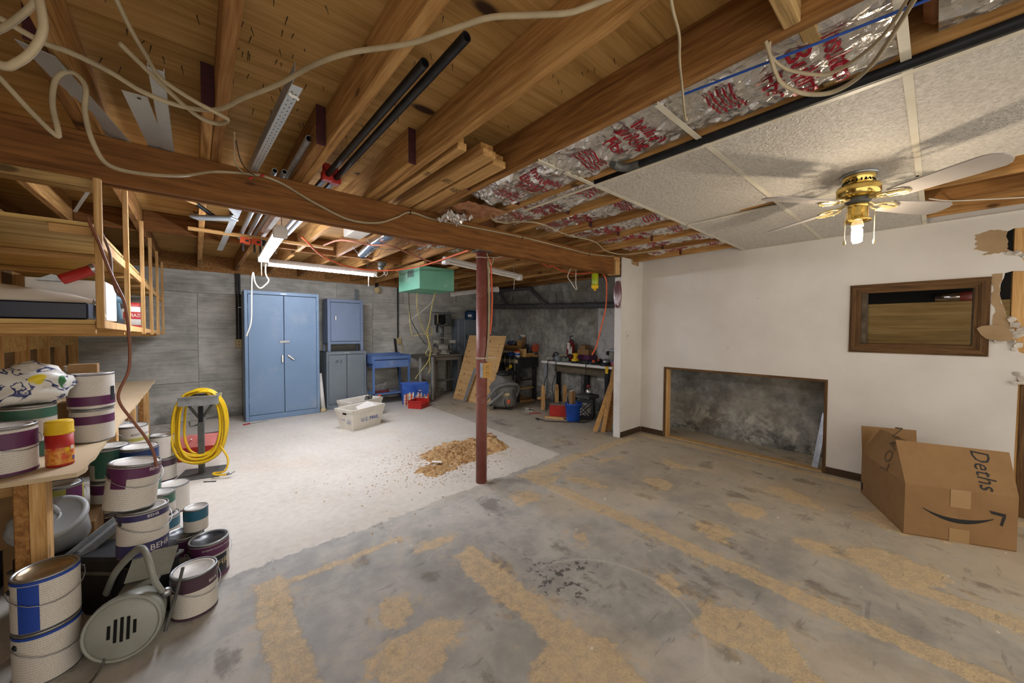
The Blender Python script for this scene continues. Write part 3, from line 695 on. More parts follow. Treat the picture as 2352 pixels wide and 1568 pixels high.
p1_ = pipe('pipe_clamp_bar', 'longer black pipe of two, stored below the plywood with a red clamp jaw', (.645, .97, 2.185), (.652, 2.75, 2.19), .0165, M['black'])
p2_ = pipe('pipe_clamp_bar', 'shorter black pipe of two, stored below the plywood with a red clamp jaw', (.600, 1.155, 2.185), (.598, 2.75, 2.19), .0165, M['black'])
for p, dx, y in ((p1_, .003, 1.40), (p2_, -.001, 1.19)):
    j = MB(); j.bbox(dx-.03, dx+.03, y, y+.05, -.028, .024, .006); j.bbox(dx-.022, dx+.022, y+.02, y+.045, .024, .075, .006); j.build('clamp_jaw', M['red'], p)
pipe('conduit', 'grey conduit stub poking over the beam beside the lapped joists', (.428, 2.0, 2.20), (.43, 2.75, 2.2), .017, M['galv'])
pipe('conduit', 'upper of two dark conduit ends just over the beam top', (.345, 2.42, 2.16), (.345, 2.9, 2.165), .014, M['galv'])
pipe('conduit', 'conduit end on the beam nearest the grey stub', (.388, 2.40, 2.16), (.388, 2.9, 2.165), .014, M['galv'])
# timber stored between the joists, stencilled
for i, (x0, x1, ya, yb) in enumerate(((.95, 1.0, 1.50, 2.62), (1.075, 1.155, 1.47, 2.64), (1.175, 1.262, 1.52, 2.64))):
    t = thing('stored_timber', ['narrow board stored above the beam beside the big joist', 'stencilled board in the middle of three stored above the beam', 'stencilled board stored above the beam beside the foil'][i], 'board', (x0, ya, 2.142))
    MB().bbox(0, x1-x0, 0, yb-ya, .0, .035, .003).build('board', M['board_y'], t)
    MB().bbox(.002, x1-x0-.002, .02, yb-ya, .036, .07, .003).build('board', M['joist'], t)
    text(t, ['TRI', 'BER E', 'R ELEC'][i], .075, M['ink'], T((x1-x0)/2, .36+.04*i, -.001) @ Matrix(((1, 0, 0, 0), (0, -1, 0, 0), (0, 0, -1, 0), (0, 0, 0, 1))) @ rotm('Z', R(-8)), xs=(.30, .32, .28)[i])

# foil-faced batts in the joist bays
foil = NT('crumpled_foil'); c_ = foil.coord(); n_ = foil.noise(c_, 22.0, 4, .6); foil.bump(foil.voro(c_, 24.0)*.6+n_*.6, .55, .02)
M['foil'] = foil.out(foil.ramp(n_, [(.3, '#cfcdc9'), (.7, '#e6e4e0')]), .24, .85)
M['redprint'] = pm('red_foil_print', '#a01e2e', '#8d1626', 30, .45, .2)
M['fibre'] = pm('pink_glass_wool', '#8b5a3c', '#b48662', 14, .95, bump=1.0, bsc=25)
def batt(x0, x1, y0, y1, zb, sag, label, seed, flip=False, words=('Fiber', 'Building', 'Insulation'), slope=0.0):
    t = thing('insulation_batt', label, 'insulation', (x0, y0, zb), group='foil insulation between the joists')
    wd, ln = x1-x0, y1-y0
    def f(u, v):
        q = V(((x0+u*wd)*9, (y0+v*ln)*6, seed*7.3)); w = V(((x0+u*wd)*26, (y0+v*ln)*20, seed*3.1))
        edge = min(1, 8*u, 8*(1-u))
        return -sag*(sin(pi*u)**.6)*(.6+.4*sin(v*ln*5+seed))*1.0+.028*edge*mnoise.noise(q)-.024*edge*abs(mnoise.noise(w))+.008+slope*(v-.5)
    nu, nv = 24, int(ln/.022)
    MB().grid(lambda u, v: V((u*wd, v*ln, f(u, v))), nu, nv, smooth=False).build('foil_face', M['foil'], t)
    MB().bbox(.01, wd-.01, .0, ln+.03, .02, min(.14, ZS-zb-.01), .02).build('glass_wool', M['fibre'], t)
    k = 0; y = .12
    while y < ln-.3:
        for j, s_ in enumerate(words):
            yy = y+.085*(j if not flip else 2-j)
            sg = 1 if flip else -1
            text(t, s_, .095 if j < 2 else .08, M['redprint'], None, name='print', xs=.8, thick=.0012,
                 fn=lambda p, yy=yy, sg=sg: (lambda x_, y_: V((x_, y_, f(min(max(x_/wd, 0), 1), min(max(y_/ln, 0), 1))-.006)))(wd/2+sg*p.x, yy-sg*p.y))
        for i in range(5):
            b = MB(); ya = y+.27+.022*i
            b.grid(lambda u, v: (lambda x_, y_: V((x_, y_, f(x_/wd, min(y_/ln, 1))-.006)))(wd*(.2+.5*u), ya+v*.008), 14, 1); b.build('print', M['redprint'], t)
        y += .62; k += 1
    return t
batt(1.338, 1.695, .10, 1.99, 2.155, .03, 'big crumpled foil batt sagging below the joists beside the beam', 1, True)
batt(1.338, 1.695, -1.3, .02, 2.17, .02, 'printed foil batt in the dark bay above the blue wire', 2)
for i in range(6):
    x0 = JX[11]+.046+.4064*i
    batt(x0, x0+.352, 1.05, 2.36-.03*i, 2.175+.01*(i % 2), .018, ['foil batt in the first bay past the tile edge', 'foil batt with large red words in the second bay', 'foil batt in the third bay above the post', 'foil batt in the fourth bay, half in shade', 'foil batt in the fifth bay by the drywall', 'foil batt in the last bay over the drywall'][i], 3+i)
batt(1.93, 2.28, 2.65, 3.6, 2.17, .015, 'foil batt beyond the beam beside the steel post', 12)
tg = thing('torn_insulation', 'torn end of a pink batt with its foil hanging beyond the beam', 'insulation', (1.55, 2.93, 2.12))
r_ = random.Random(4); MB().grid(lambda u, v: V((-.10+.25*u, .4*v-.05, -.06+.05*sin(pi*u)+.03*mnoise.noise(V((u*5, v*5, 1))))), 10, 10).build('glass_wool', M['fibre'], tg)
MB().grid(lambda u, v: V((.02+.16*u, .35*v-.02, -.09+.07*u+.035*mnoise.noise(V((u*7, v*6, 4))))), 10, 10, False).build('foil_face', M['foil'], tg)
tg = thing('torn_insulation', 'brown torn wool and foil scrap tucked above the beam', 'insulation', (1.345, 2.0, 2.12))
MB().grid(lambda u, v: V((.36*u, .42*v, .03*mnoise.noise(V((u*6, v*6, 8)))+.03*v)), 12, 12, False).build('glass_wool', M['fibre'], tg)
MB().grid(lambda u, v: V((-.02+.2*u, .2+.2*v, -.03+.05*mnoise.noise(V((u*6, v*6, 3))))), 12, 12, False).build('foil_face', M['foil'], tg)
# black pipe along the tile edge
t = thing('drain_pipe', 'black drain pipe running beside the edge of the tiles', 'pipe', (1.703, 0, 2.1225))
MB().tube([(0, -1.5, 0), (0, 1.0, 0)], .018, 14).build('tube', M['black'], t); MB().tube(smooth_path([(0, 1.0, 0), (-.01, 1.06, 0), (-.05, 1.09, 0), (-.1, 1.09, 0)], 4), .02, 14).build('elbow', M['grayiron'], t)

# beyond the beam: conduits, duct, rail with clamps
for i, (x, y0, y1) in enumerate(((.33, 2.7, 4.4), (.385, 2.75, 4.35), (.435, 2.75, 4.3), (.61, 2.8, 4.1), (.655, 2.8, 4.05))):
    pipe('conduit', ['first bright conduit on the wooden rail, beside the white angle', 'second bright conduit on the wooden rail', 'third bright conduit on the wooden rail, beside the white batten', 'conduit behind the tube light, of the far pair', 'last conduit of the far pair, behind the tube light'][i], (x, y1, 2.163), (x, y0, 2.163), .0165, M['galv'])
plate('perforated_strip', 'flat white perforated strip leaning down through the wooden rail', (.262, 2.7, 2.16), (.20, 4.9, 2.10), .045, .002, sheet, 'metal strip')
plate('white_batten', 'white painted batten lying beside the bright conduits', (.50, 2.7, 2.16), (.487, 4.2, 2.16), .05, .02, M['white'], 'batten')
tag(MB().bbox(-.04, 1.09, 4.09, 4.13, 2.110, 2.137, .003).build('wooden_rail', M['board_x']), 'thin wooden rail under the joists that carries clamps', 'rail')
def qclamp(x, y, lab, mt):
    t = thing('spring_clamp', lab, 'clamp', (x, y, 2.06))
    b = MB(); b.prism([(-.035, .0), (.04, -.01), (.045, .03), (.02, .05), (-.03, .052)], -.012, .012, rotm('X', R(90))); b.build('head', mt, t)
    MB().bbox(-.02, -.004, -.008, .008, -.075, .0, .003).build('handle', M['blackpl'], t); MB().box(.004, .03, -.0125, -.0115, .012, .03).build('badge', M['blackpl'], t)
qclamp(.345, 4.10, 'orange clamp hanging under the rail, of two the one by the strip', M['orange']); qclamp(.43, 4.10, 'orange clamp hanging under the rail beside the tube light', M['orange'])
qclamp(.475, 4.11, 'small black clamp hanging beside the orange ones', M['blackpl'])
t = thing('pole_sander', 'drywall pole sander with grey pad and wingnut clips', 'sander', (.11, 3.35, 2.055), R(-35))
MB().bbox(-.14, .14, -.045, .045, 0, .018, .008).build('pad', pm('grey_rubber', '#7d8184', '#696d70', 12, .6), t)
for s_ in (-1, 1):
    MB().bbox(s_*.118-.02, s_*.118+.02, -.03, .03, .018, .028, .004).build('clip', M['steel'], t); MB().tube([(s_*.118-.016, 0, .05), (s_*.118, 0, .034), (s_*.118+.016, 0, .05)], .005, 6).build('wingnut', M['black'], t)
MB().tube([(.0, 0, .02), (-.05, -.12, .08)], .014, 8).build('socket', M['black'], t); MB().tube([(-.04, -.10, .07), (-.12, -.42, .10)], .011, 8).build('pole', M['stud'], t)
plate('metal_strip', 'narrow bright strip resting on the pole sander', (.235, 3.27, 2.085), (.04, 2.75, 2.155), .03, .002, sheet, 'metal strip')
plate('metal_strip', 'short bright strip between joists in the shelf corner', (-.56, 2.75, 2.08), (-.47, 2.55, 2.11), .02, .002, sheet, 'metal strip')
plate('metal_strip', 'bright metal rod dangling behind the first shelf upright', (-.54, 3.4, 1.98), (-.30, 2.62, 2.10), .016, .004, sheet, 'metal strip')
t = thing('duct_pipe', 'shiny round metal duct slung between joists past the beam', 'duct', (1.40, 4.15, 2.12))
MB().tube([(0, 0, 0), (-.05, -.5, .02), (-.10, -1.4, .03)], .055, 20, cap=False).build('duct', M['chrome'], t)
MB().lathe([(.056, 0), (.054, .06), (.001, .06)], 20, rotm('X', R(90))).build('mouth', M['black'], t)
for y in (-.18, -.6): MB().tube([(-.16, y, .02), (-.1, y-.02, -.06), (.08, y-.05, -.055), (.12, y-.06, .02)], .003, 5).build('hanger_wire', M['steel'], t)
tag(MB().bbox(1.05, 1.20, 3.0, 3.62, 2.142, 2.23, .006).build('dusty_box', pm('dusty_white_box', '#c9c4ba', '#b1a99b', 8, .9)), 'long dusty white box stored in the bay above the duct', 'box')
tag(MB().bbox(1.295, 1.315, 2.75, 3.35, 2.10, 2.137, .002).build('white_lath', M['white']), 'short white lath nailed under a joist beside the dusty box', 'lath')
tag(MB().tube([(.58, 4.12, 2.10), (.58, 4.12, 2.02), (.585, 4.1, 2.0)], .006, 6).build('drawer_pull', M['chrome']), 'chrome hook hanging from the rail behind the tube light', 'hook')

# cords strung below the joists
def hose(name, lab, pts, r, mt, cat='cord'): return cable(name, lab, pts, r, mt, cat, flat=None, k=7, n=10)
hose('air_hose', 'pinkish hose running from the rail to the steel post', [(.98, 4.02, 2.125), (1.02, 3.7, 2.12), (1.079, 3.489, 2.085), (1.244, 3.479, 2.075), (1.41, 3.377, 2.068), (1.801, 3.627, 2.058), (2.1, 3.75, 2.05), (2.35, 3.68, 2.06), (2.45, 3.5, 2.07), (2.6, 3.1, 2.1), (2.7, 2.8, 2.13)], .008, pm('pink_hose', '#c4836c', '#b37460', 8, .6))
hose('extension_cable', 'orange cord drooping in a long arc past the green box', [(.74, 3.8, 2.125), (.805, 3.851, 2.09), (.92, 4.05, 2.06), (1.08, 4.25, 2.03), (1.377, 4.5, 2.015), (1.646, 4.52, 2.01), (1.86, 4.33, 2.015), (2.0, 4.0, 2.03), (2.0, 3.321, 2.04), (1.98, 2.75, 2.06), (1.96, 2.62, 2.10)], .0085, M['cord_o'])
hose('extension_cable', 'orange cord hanging down the steel post with a black plug', [(1.83, 2.56, 1.93), (1.863, 2.49, 1.90), (1.874, 2.455, 1.85), (1.88, 2.45, 1.715), (1.889, 2.45, 1.534), (1.88, 2.448, 1.36), (1.863, 2.446, 1.25)], .0078, M['cord_o'])
tag(MB().lathe([(.008, 0), (.013, .01), (.016, .045), (.012, .055), (.001, .055)], 10, along((1.858, 2.46, 1.255), (1.848, 2.46, 1.20))).build('cord_plug', M['blackpl']), 'black socket end of the cord beside the steel post', 'plug')
hose('extension_cable', 'orange cord dropping to the white bench beside the drywall', [(3.05, 2.88, 2.03), (3.3, 2.93, 2.0), (3.5, 2.92, 1.985), (3.62, 2.85, 1.99), (3.70, 2.75, 2.0), (3.74, 2.67, 1.98), (3.78, 2.64, 1.90), (3.82, 2.66, 1.75), (3.83, 2.68, 1.55), (3.79, 2.72, 1.3), (3.75, 2.75, 1.10), (3.73, 2.8, .985)], .0085, M['cord_o'])
hose('extension_cable', 'pink cord strung under the joists behind the beam end', [(2.45, 2.62, 2.10), (2.623, 2.715, 2.03), (2.996, 2.855, 2.0), (3.05, 2.88, 2.03)], .0075, M['cord_o'])
hose('lamp_flex', 'white flex drooping under the joists right behind the post', [(1.95, 2.9, 2.12), (2.05, 2.95, 2.05), (2.3, 3.0, 2.03), (2.5, 2.95, 2.08), (2.6, 2.9, 2.13)], .004, M['wire_w'], 'wire')
hose('lamp_flex', 'kinked white flex with a plug below the beam end', [(3.32, 2.75, 2.12), (3.266, 2.75, 2.018), (3.20, 2.75, 1.90), (3.26, 2.75, 1.84), (3.335, 2.75, 1.77), (3.365, 2.75, 1.775), (3.345, 2.75, 1.82), (3.344, 2.75, 1.987), (3.35, 2.75, 2.10)], .0045, M['wire_w'], 'wire')
hose('lamp_flex', 'white lamp flex falling past the wall socket behind the blue cabinet', [(.50, 4.06, 1.94), (.497, 4.07, 1.80), (.52, 4.07, 1.74), (.50, 4.07, 1.70), (.455, 4.08, 1.66), (.42, 4.08, 1.70), (.41, 4.09, 1.76), (.405, 4.09, 1.80), (.395, 4.1, 1.74), (.39, 4.1, 1.55), (.385, 4.11, 1.35), (.35, 4.12, 1.22)], .0055, M['wire_w'], 'wire')
shop_light(2.60, 3.50, 1.995, R(1), 1.14, False, 'unlit tube light behind the steel post, nearer the beam', R(3.6))
shop_light(3.58, 5.17, 1.93, R(94), 1.22, False, 'unlit tube light low down beside the pipes')
for i, (x, y, z, zt) in enumerate(((.455, 2.95, 1.97, ZJ), (.455, 3.95, 1.97, ZJ), (.66, 4.755, 2.045, ZJ), (1.67, 4.755, 2.045, ZJ), (2.15, 3.49, 2.07, ZJ), (3.05, 3.51, 2.01, ZJ), (3.613, 4.7, 1.972, ZJ), (3.547, 5.65, 1.972, ZJ))):
    tag(MB().tube([(x, y, z-.008), (x, y, zt+.004)], .0025, 5).build('hanging_wire', M['steel']), 'thin wire holding the %s tube light at its end %s' % (['lit lengthwise', 'lit crosswise', 'unlit post-side', 'unlit pipe-side'][i//2], ['nearer the beam', 'farther from the beam', 'beside the other lit lamp', 'beside the spotlight', 'on the post side', 'on the drywall side', 'nearer the beam', 'nearer the back wall'][i]), 'wire')
# green air cleaner box slung under the joists
t = thing('air_cleaner', 'green sheet-metal box with a grille slung under the joists', 'box', (2.13, 4.25, 1.806))
gm = pm('dusty_green_paint', '#5f9f82', '#73b096', 3, .55, dirt=('#b9d3c4', 2.2, .6))
MB().bbox(0, .505, 0, .62, 0, .29, .004).build('casing', gm, t)
g = MB().box(-.002, 0, .16, .34, .17, .255).build('grille', M['grayiron'], t)
for i in range(9): MB().box(-.0035, -.002, .165+.02*i, .168+.02*i, .17, .255).build('slat', gm, g)
for (y, z) in ((.15, .16), (.15, .265), (.35, .16), (.35, .265)): MB().ball((-.003, y, z), .005, 8, 5).build('screw', M['steel'], t)
for x in (-.0, .46):
    MB().bbox(x, x+.04, -.12, .72, .2905, .329, .003).build('hanger_batten', M['board_y'], t)
# spotlight pair
t = thing('spotlight', 'dark twin spotlight with white cord end above the lit tube', 'light', (1.80, 4.62, 2.137))
MB().lathe([(.05, 0), (.05, -.03), (.03, -.05), (.001, -.05)], 16).build('base', M['grayiron'], t)
MB().lathe([(.02, 0), (.035, .05), (.001, .05)], 12, along((0, -.02, -.05), (-.05, -.02, -.1))).build('lamp_head', M['grayiron'], t)
MB().tube(smooth_path([(.02, 0, -.05), (.02, -.02, -.13), (.05, 0, -.16), (.07, .0, -.12), (.05, 0, -.08), (.03, .0, -.14), (-.05, .0, -.19), (-.08, .05, -.14)], 5), .004, 6).build('cord', M['wire_w'], t)
t = thing('floodlight', 'small old floodlight on the back wall under the joists', 'light', (2.52, 6.70, 2.0)); MB().lathe([(.02, .0), (.05, .08), (.055, .13), (.001, .12)], 14, along((0, .06, .02), (-.03, -.1, 0))).build('reflector', M['ivory'], t); MB().box(-.01, .01, .0, .08, .03, .14).build('arm', M['black'], t)
# conduits with boxes on the back wall
for (x, sx, lab1) in ((.497, -.012, 'wall socket box beside the tall blue cabinet with black conduit'), (2.93, .03, 'wall socket box with a yellow plug and black conduit')):
    t = thing('wall_outlet', lab1, 'outlet', (x, YB-.004, 1.08))
    MB().tube([(0, -.03, .05), (0, -.03, 1.02)], .013, 10).build('conduit', M['black'], t)
    if sx < 0: MB().tube([(-.035, -.03, .05), (-.035, -.03, 1.02)], .013, 10).build('conduit', M['black'], t)
    MB().bbox(-.045+sx, .03+sx, -.05, 0, -.06, .055, .004).build('cover', M['ivory'], t)
    for z in (-.028, .022): MB().lathe([(.001, 0), (.015, 0), (.015, -.002)], 12, T(-.008+sx, -.0505, z) @ rotm('X', R(90))).build('receptacle', M['dark'] if 0 else M['ivory'], t); MB().box(-.014+sx, -.011+sx, -.054, -.0505, z-.004, z+.006).build('slot', M['dark'], t); MB().box(-.005+sx, -.002+sx, -.054, -.0505, z-.004, z+.006).build('slot', M['dark'], t)
    MB().box(-.02, .02, -.048, -.0, .52, .53).build('strap', M['steel'], t)
# steel post
t = thing('steel_post', 'red painted steel post carrying the beam in mid room', 'post', (1.812, 2.49, 0))
MB().lathe([(.001, 0), (.046, 0), (.046, 1.932), (.001, 1.932)], 28).build('tube', pm('red_oxide_paint', '#6f3930', '#7f4a40', 9, .42, dirt=('#9c7f78', 5, .45)), t)
MB().bbox(-.07, .07, -.055, .05, 1.931, 1.938, .001).build('cap_plate', M['grayiron'], t)
MB().tube([(.0495*cos(a*pi/10), .0495*sin(a*pi/10), 1.885+.004*sin(a*pi/10)) for a in range(21)], .003, 5).build('tie', M['wire_w'], t)
MB().tube([(.0495*cos(a*pi/10), .0495*sin(a*pi/10), 1.055) for a in range(21)], .003, 5).build('tie', M['wire_w'], t)
MB().tube([(-.09, -.05, 1.05), (-.02, -.06, 1.05), (.03, -.06, 1.062), (.035, -.06, 1.056), (.1, -.06, 1.056)], .003, 5).build('tie', M['wire_w'], t)
for dx in (0, .011): MB().tube(smooth_path([(.03+dx, -.03, 1.9), (.03+dx, -.045, 1.75), (.035+dx, -.047, 1.5), (.03+dx, -.047, 1.25), (.0+dx, -.06, 1.03)], 5), .0055, 6).build('cable', M['cable'], t)
MB().tube(smooth_path([(.02, -.04, 1.92), (.04, -.05, 1.85), (.07, -.04, 1.83), (.1, -.03, 1.9)], 5), .005, 6).build('cable', M['cable'], t)
ob = MB().bbox(-.055, .03, -.085, -.048, .895, 1.015, .004).build('outlet_box', M['galv'], t)
MB().bbox(-.05, .034, -.091, -.0855, .893, 1.018, .003).build('cover', pm('tan_cover', '#b98f4d', '#ae8443', 8, .55), t)
for z in (.93, .98):
    MB().lathe([(.019, 0), (.017, -.001), (.016, 0)], 16, T(-.008, -.0915, z) @ rotm('X', R(90))).build('receptacle', M['ink'], t)
    MB().box(-.014, -.011, -.0925, -.0915, z, z+.009).build('slot', M['dark'], t); MB().box(-.005, -.002, -.0925, -.0915, z, z+.009).build('slot', M['dark'], t)
# things on the end of the return wall
t = thing('ring_tool', 'brown glass oval ring hung on the painted end of the return wall', 'ornament', (3.83, 2.50, 1.72))
rgm = pm('brown_glass', '#5b2f33', '#7d565b', 10, .12, spec=.8)
MB().tube([(-.018, .042*cos(a*pi/12), .15*sin(a*pi/12)) for a in range(25)], .014, 10, cap=False).build('ring', rgm, t)
for s_ in (-.026, -.009, .009, .026): MB().tube([(-.03, s_, -.135+abs(s_)), (-.03, s_, .135-abs(s_))], .0085, 6).build('bar', rgm, t)
t = thing('fly_trap', 'hanging lime and yellow plastic bottle trap below the beam end', 'trap', (3.45, 2.56, 1.74))
MB().lathe([(.001, .065), (.036, .065), (.038, .07), (.038, .19), (.03, .198), (.001, .198)], 18).build('bottle', pm('lime_plastic', '#9aa81e', '#8b991a', 8, .3), t)
MB().lathe([(.001, .0), (.012, .0), (.013, .02), (.03, .025), (.041, .04), (.041, .064), (.001, .064)], 18).build('cap', M['yellow'], t)
MB().lathe([(.0385, .08), (.006, .17), (.001, .17)], 14).build('funnel', M['yellow'], t); MB().tube([(0, 0, .198), (0, 0, .205)], .003, 5).build('hook', M['steel'], t)
# cast iron drain on the foundation wall
t = thing('waste_pipe', 'long dark waste pipe on the foundation wall with branches', 'pipe', (4.74, 3.0, 1.68))
ir = pm('dark_cast_iron', '#4a4a4d', '#5d5c5e', 20, .55, .2, dirt=('#7a7064', 6, .5))
MB().tube([(0, -.5, -.03), (0, 3.1, .105)], .045, 16).build('main', ir, t)
for a, b in (((0, 2.65, .10), (0, 2.96, .47)), ((0, 1.55, .06), (0, 2.0, .40)), ((0, 2.0, .40), (0, 3.7, .46))): MB().tube([a, b], .034, 12).build('branch', ir, t)
MB().tube([(-.05, 3.1, .44), (-.06, 3.25, -.2), (-.06, 3.3, -.75)], .03, 12).build('riser', ir, t)
for y in (-.1, .6, 1.2, 1.75, 2.3, 2.75): MB().lathe([(.048, -.02), (.053, -.015), (.053, .015), (.048, .02)], 16, T(0, y, y*.0375-.011) @ rotm('X', R(-88))).build('coupling', ir, t)
for y in (1.3, 2.45): MB().tube([(-.03, y, y*.0375), (-.03, y, .28)], .004, 5).build('hanger_rod', M['black'], t)

# ================================================================ hanging shelf, bench and paint cans on the left
M['print'] = None
def print_mat():
    t = NT('small_print_label'); c = t.coord(); x, y, z = t.sep(c)
    ang = t.math('ARCTAN2', y, x)
    ln = t.step(t.math('FRACT', z*110.0), .45, .6)*(1.0-t.step(t.math('FRACT', z*110.0), .85, .95))
    word = t.step(t.noise(t.comb(ang*26.0, z*110.0-t.math('FRACT', z*110.0), 0.0), 1.0, 2), .45, .55)
    col = t.mix(ln*word*.5, '#cfc9bf', '#6e6a66')
    dirt = t.step(t.noise(c, 14.0, 6, .65), .55, .75); col = t.mix(dirt*.3, col, '#a08f74')
    return t.out(col, .5)
M['label'] = print_mat()
def pc(n, c): M[n] = pm('can_'+n, c, None, 10, .42)
for n, c in (('purple', '#5d2a52'), ('plum', '#4b3440'), ('indigo', '#37335f'), ('green', '#3f6a58'), ('teal', '#28617a'), ('navy', '#1f3768'), ('royal', '#2346a0'), ('sallow', '#a5a14f')): pc(n, c)
M['tin'] = pm('can_steel', '#a9aaab', '#8e8f90', 12, .35, .8)
M['lidwhite'] = pm('dusty_lid', '#d2cfca', '#bdb6aa', 16, .5, .1)
M['lidblack'] = pm('black_lid', '#1b1d20', '#2a2d31', 16, .3)
M['lidgold'] = pm('tarnished_lid', '#8f7c5a', '#a9977a', 12, .3, .7)
CANM = {}
def can(label, x, y, z, band, lid='lidwhite', r=.083, h=.194, bands=((.62, .9),), body='label', rz=0.0, tilt=None, handle='down', words=None, wc='paper', wz=.25, ws=.03, panel=None, group='paint cans'):
    t = thing('paint_can', label, 'can', (x, y, z), group=group, rot=(tilt[0], tilt[1], rz) if tilt else (0, 0, rz))
    n = 28
    key = ('b', r, h)
    if key not in CANM:
        CANM[key] = MB().lathe([(.001, .004), (r-.006, .004), (r-.004, 0), (r, .002), (r-.001, .006), (r-.001, h-.008), (r+.001, h-.005), (r, h), (r-.006, h), (r-.008, h-.005), (r-.012, h-.006)], n).mesh('can_body', M['tin'])
        CANM[('l',)+key] = MB().lathe([(r+.0005, .008), (r+.0005, h-.012)], n).mesh('can_label', M['label'])
        CANM[('d',)+key] = MB().lathe([(.001, h-.008), (r*.5, h-.008), (r*.52, h-.0065), (r*.78, h-.007), (r*.8, h-.003), (r*.88, h-.003), (r*.9, h-.006)], n).mesh('can_lid', None)
    link('body', CANM[key], t)
    o = link('paper_label', CANM[('l',)+key], t)
    d = CANM[('d',)+key].copy(); d.materials.clear(); d.materials.append(M[lid]); link('lid', d, t)
    for i, (a, b) in enumerate(bands):
        bd = band if isinstance(band, str) else band[i % len(band)]
        MB().lathe([(r+.0011, h*a), (r+.0011, h*b)], n).build('colour_band', M[bd], o)
    if panel:
        a0, a1, z0, z1, pcx = panel; MB().lathe([(r+.0016, h*z0), (r+.0016, h*z1)], 8, a0=R(a0), a1=R(a1)).build('colour_panel', M[pcx], o)
    if words:
        for j, (w_, wz_, ws_, wa, wcx) in enumerate(words):
            text(o, w_, ws_, M[wcx], rotm('Z', R(wa)) @ T(0, -(r+.0022), h*wz_) @ rotm('X', R(90)), bend=r+.0022)
    if handle:
        for s_ in (-1, 1): MB().lathe([(.001, .006), (.008, .004), (.011, 0)], 10, rotm('Z', 0) @ T(s_*(r+.001), 0, h*.78) @ rotm('Y', s_*R(90))).build('ear', M['lidblack'] if lid == 'lidblack' or True else M['tin'], t)
        up = handle == 'up'
        q = [(-(r+.006), 0, h*.78)]+[(-(r+.012)*cos(pi*k/10), -(.0 if up else (r+.012)*sin(pi*k/10)*.98), h*.78+((r+.02)*sin(pi*k/10) if up else -.055*sin(pi*k/10)**1.0)) for k in range(0, 11)]+[(r+.006, 0, h*.78)]
        MB().tube(q, .0018, 5).build('handle', M['steel'], t)
    return t
G = .194
W_ = 'paper'
# pair at the lower corner
can('lower dusty can of the stacked pair by the frame edge, blue line on top', -.437, 2.15, 0, 'royal', bands=((.9, .95),), rz=R(40), handle='down')
can('upper can of the stacked pair, blue label with brown tarnished lid', -.437, 2.15, G+.001, 'royal', lid='lidgold', bands=((.91, .965),), rz=R(22), panel=(-150, -112, .04, .9, 'royal'), words=(('ZINC', .5, .0, 0, W_),) if 0 else None)
# single and grouped cans on the floor
can('can standing alone at the front with plum band and pinkish lid label', -.022, 2.19, 0, 'plum', bands=((.64, .94), (.02, .08)), rz=R(38), words=(('BEHR', .74, .018, 12, W_),))
can('wine red can with black lid and logo panel behind the front can', .035, 2.46, 0, ('purple', 'purple'), lid='lidblack', bands=((.66, .93), (.02, .12)), rz=R(25), handle='up' if 0 else 'down', panel=(-118, -60, .12, .62, 'lidblack'), words=(('BEHR', .4, .042, 0, 'ivory'), ('INTERIOR EGGSHELL ENAMEL', .84, .010, 0, W_)))
c2 = can('violet can with black lid under the small blue can', -.065, 2.605, 0, 'purple', lid='lidblack', bands=((.5, .93),), rz=R(30), handle='down', panel=(-110, -70, .3, .72, 'lidblack'), words=(('BEHR', .5, .038, 0, W_),))
can('small quart can with blue band sitting on the violet can', -.015, 2.60, G+.002, 'teal', r=.052, h=.125, bands=((.52, .93),), rz=R(20), handle=None, group=None)
# black case with the leaning pair of cans, pail
t = thing('tool_case', 'long black plastic case lying under the bench end', 'case', (-.625, 2.705, 0), R(-41))
MB().bbox(.02, .63, -.045, .12, .0, .262, .012).build('body', M['blackpl'], t); MB().bbox(.01, .64, -.053, .13, .19, .205, .004).build('lid_seam', M['grayiron'], t)
for x in (.2, .5): MB().bbox(x, x+.07, -.062, -.053, .16, .23, .004).build('latch', M['blackpl'], t)
can('lower can of the leaning stack, indigo bands, on the black case', -.198, 2.357, .265, ('indigo', 'indigo'), bands=((.8, .93), (.03, .3)), r=.086, h=.205, rz=R(38), tilt=(R(-1), R(2)), words=(('BEHR', .16, .036, 8, W_), ('BEHR', .87, .018, -12, W_)))
can('upper can tilted on the leaning stack with a wide purple band', -.238, 2.367, .482, 'purple', r=.086, h=.2, bands=((.7, .93),), rz=R(28), tilt=(R(2), R(6)), panel=(-165, -128, .5, .93, 'purple'), words=(('BEHR', .86, .02, 24, W_),))
t = thing('pail', 'grey plastic pail with ringed lid and strap tipped toward the viewer', 'bucket', (-.50, 2.68, .292), rot=(R(28), R(10), R(-35)))
pg = pm('grey_plastic', '#a7a9a8', '#969998', 8, .5)
MB().lathe([(.001, 0), (.10, 0), (.115, .13), (.115, .135)], 28).build('body', pg, t)
ld = MB().lathe([(.118, .125), (.125, .13), (.125, .145), (.112, .152), (.106, .146), (.001, .146)], 32).build('lid', pg, t)
MB().lathe([(.03, .146), (.034, .151), (.038, .151), (.042, .146)], 24).build('ring', pg, ld)
MB().tube(smooth_path([(-.12, -.03, .13), (-.09, -.06, .17), (-.03, -.05, .23), (.03, -.02, .265), (.05, .0, .24), (.05, .01, .19)], 5), .008, 6, flat=(1.5, .5)).build('strap', pg, t)
t = thing('metal_tray', 'grey metal tray leaning between pail and leaning cans', 'tray', (-.375, 2.55, .27), rot=(R(0), R(-25), R(40)))
MB().bbox(-.16, .12, -.03, .03, 0, .012, .003).build('base', M['galv'], t)
for s_ in (-1, 1): MB().box(-.16, .12, s_*.03-.002, s_*.03+.002, 0, .035).build('rim', M['galv'], t)
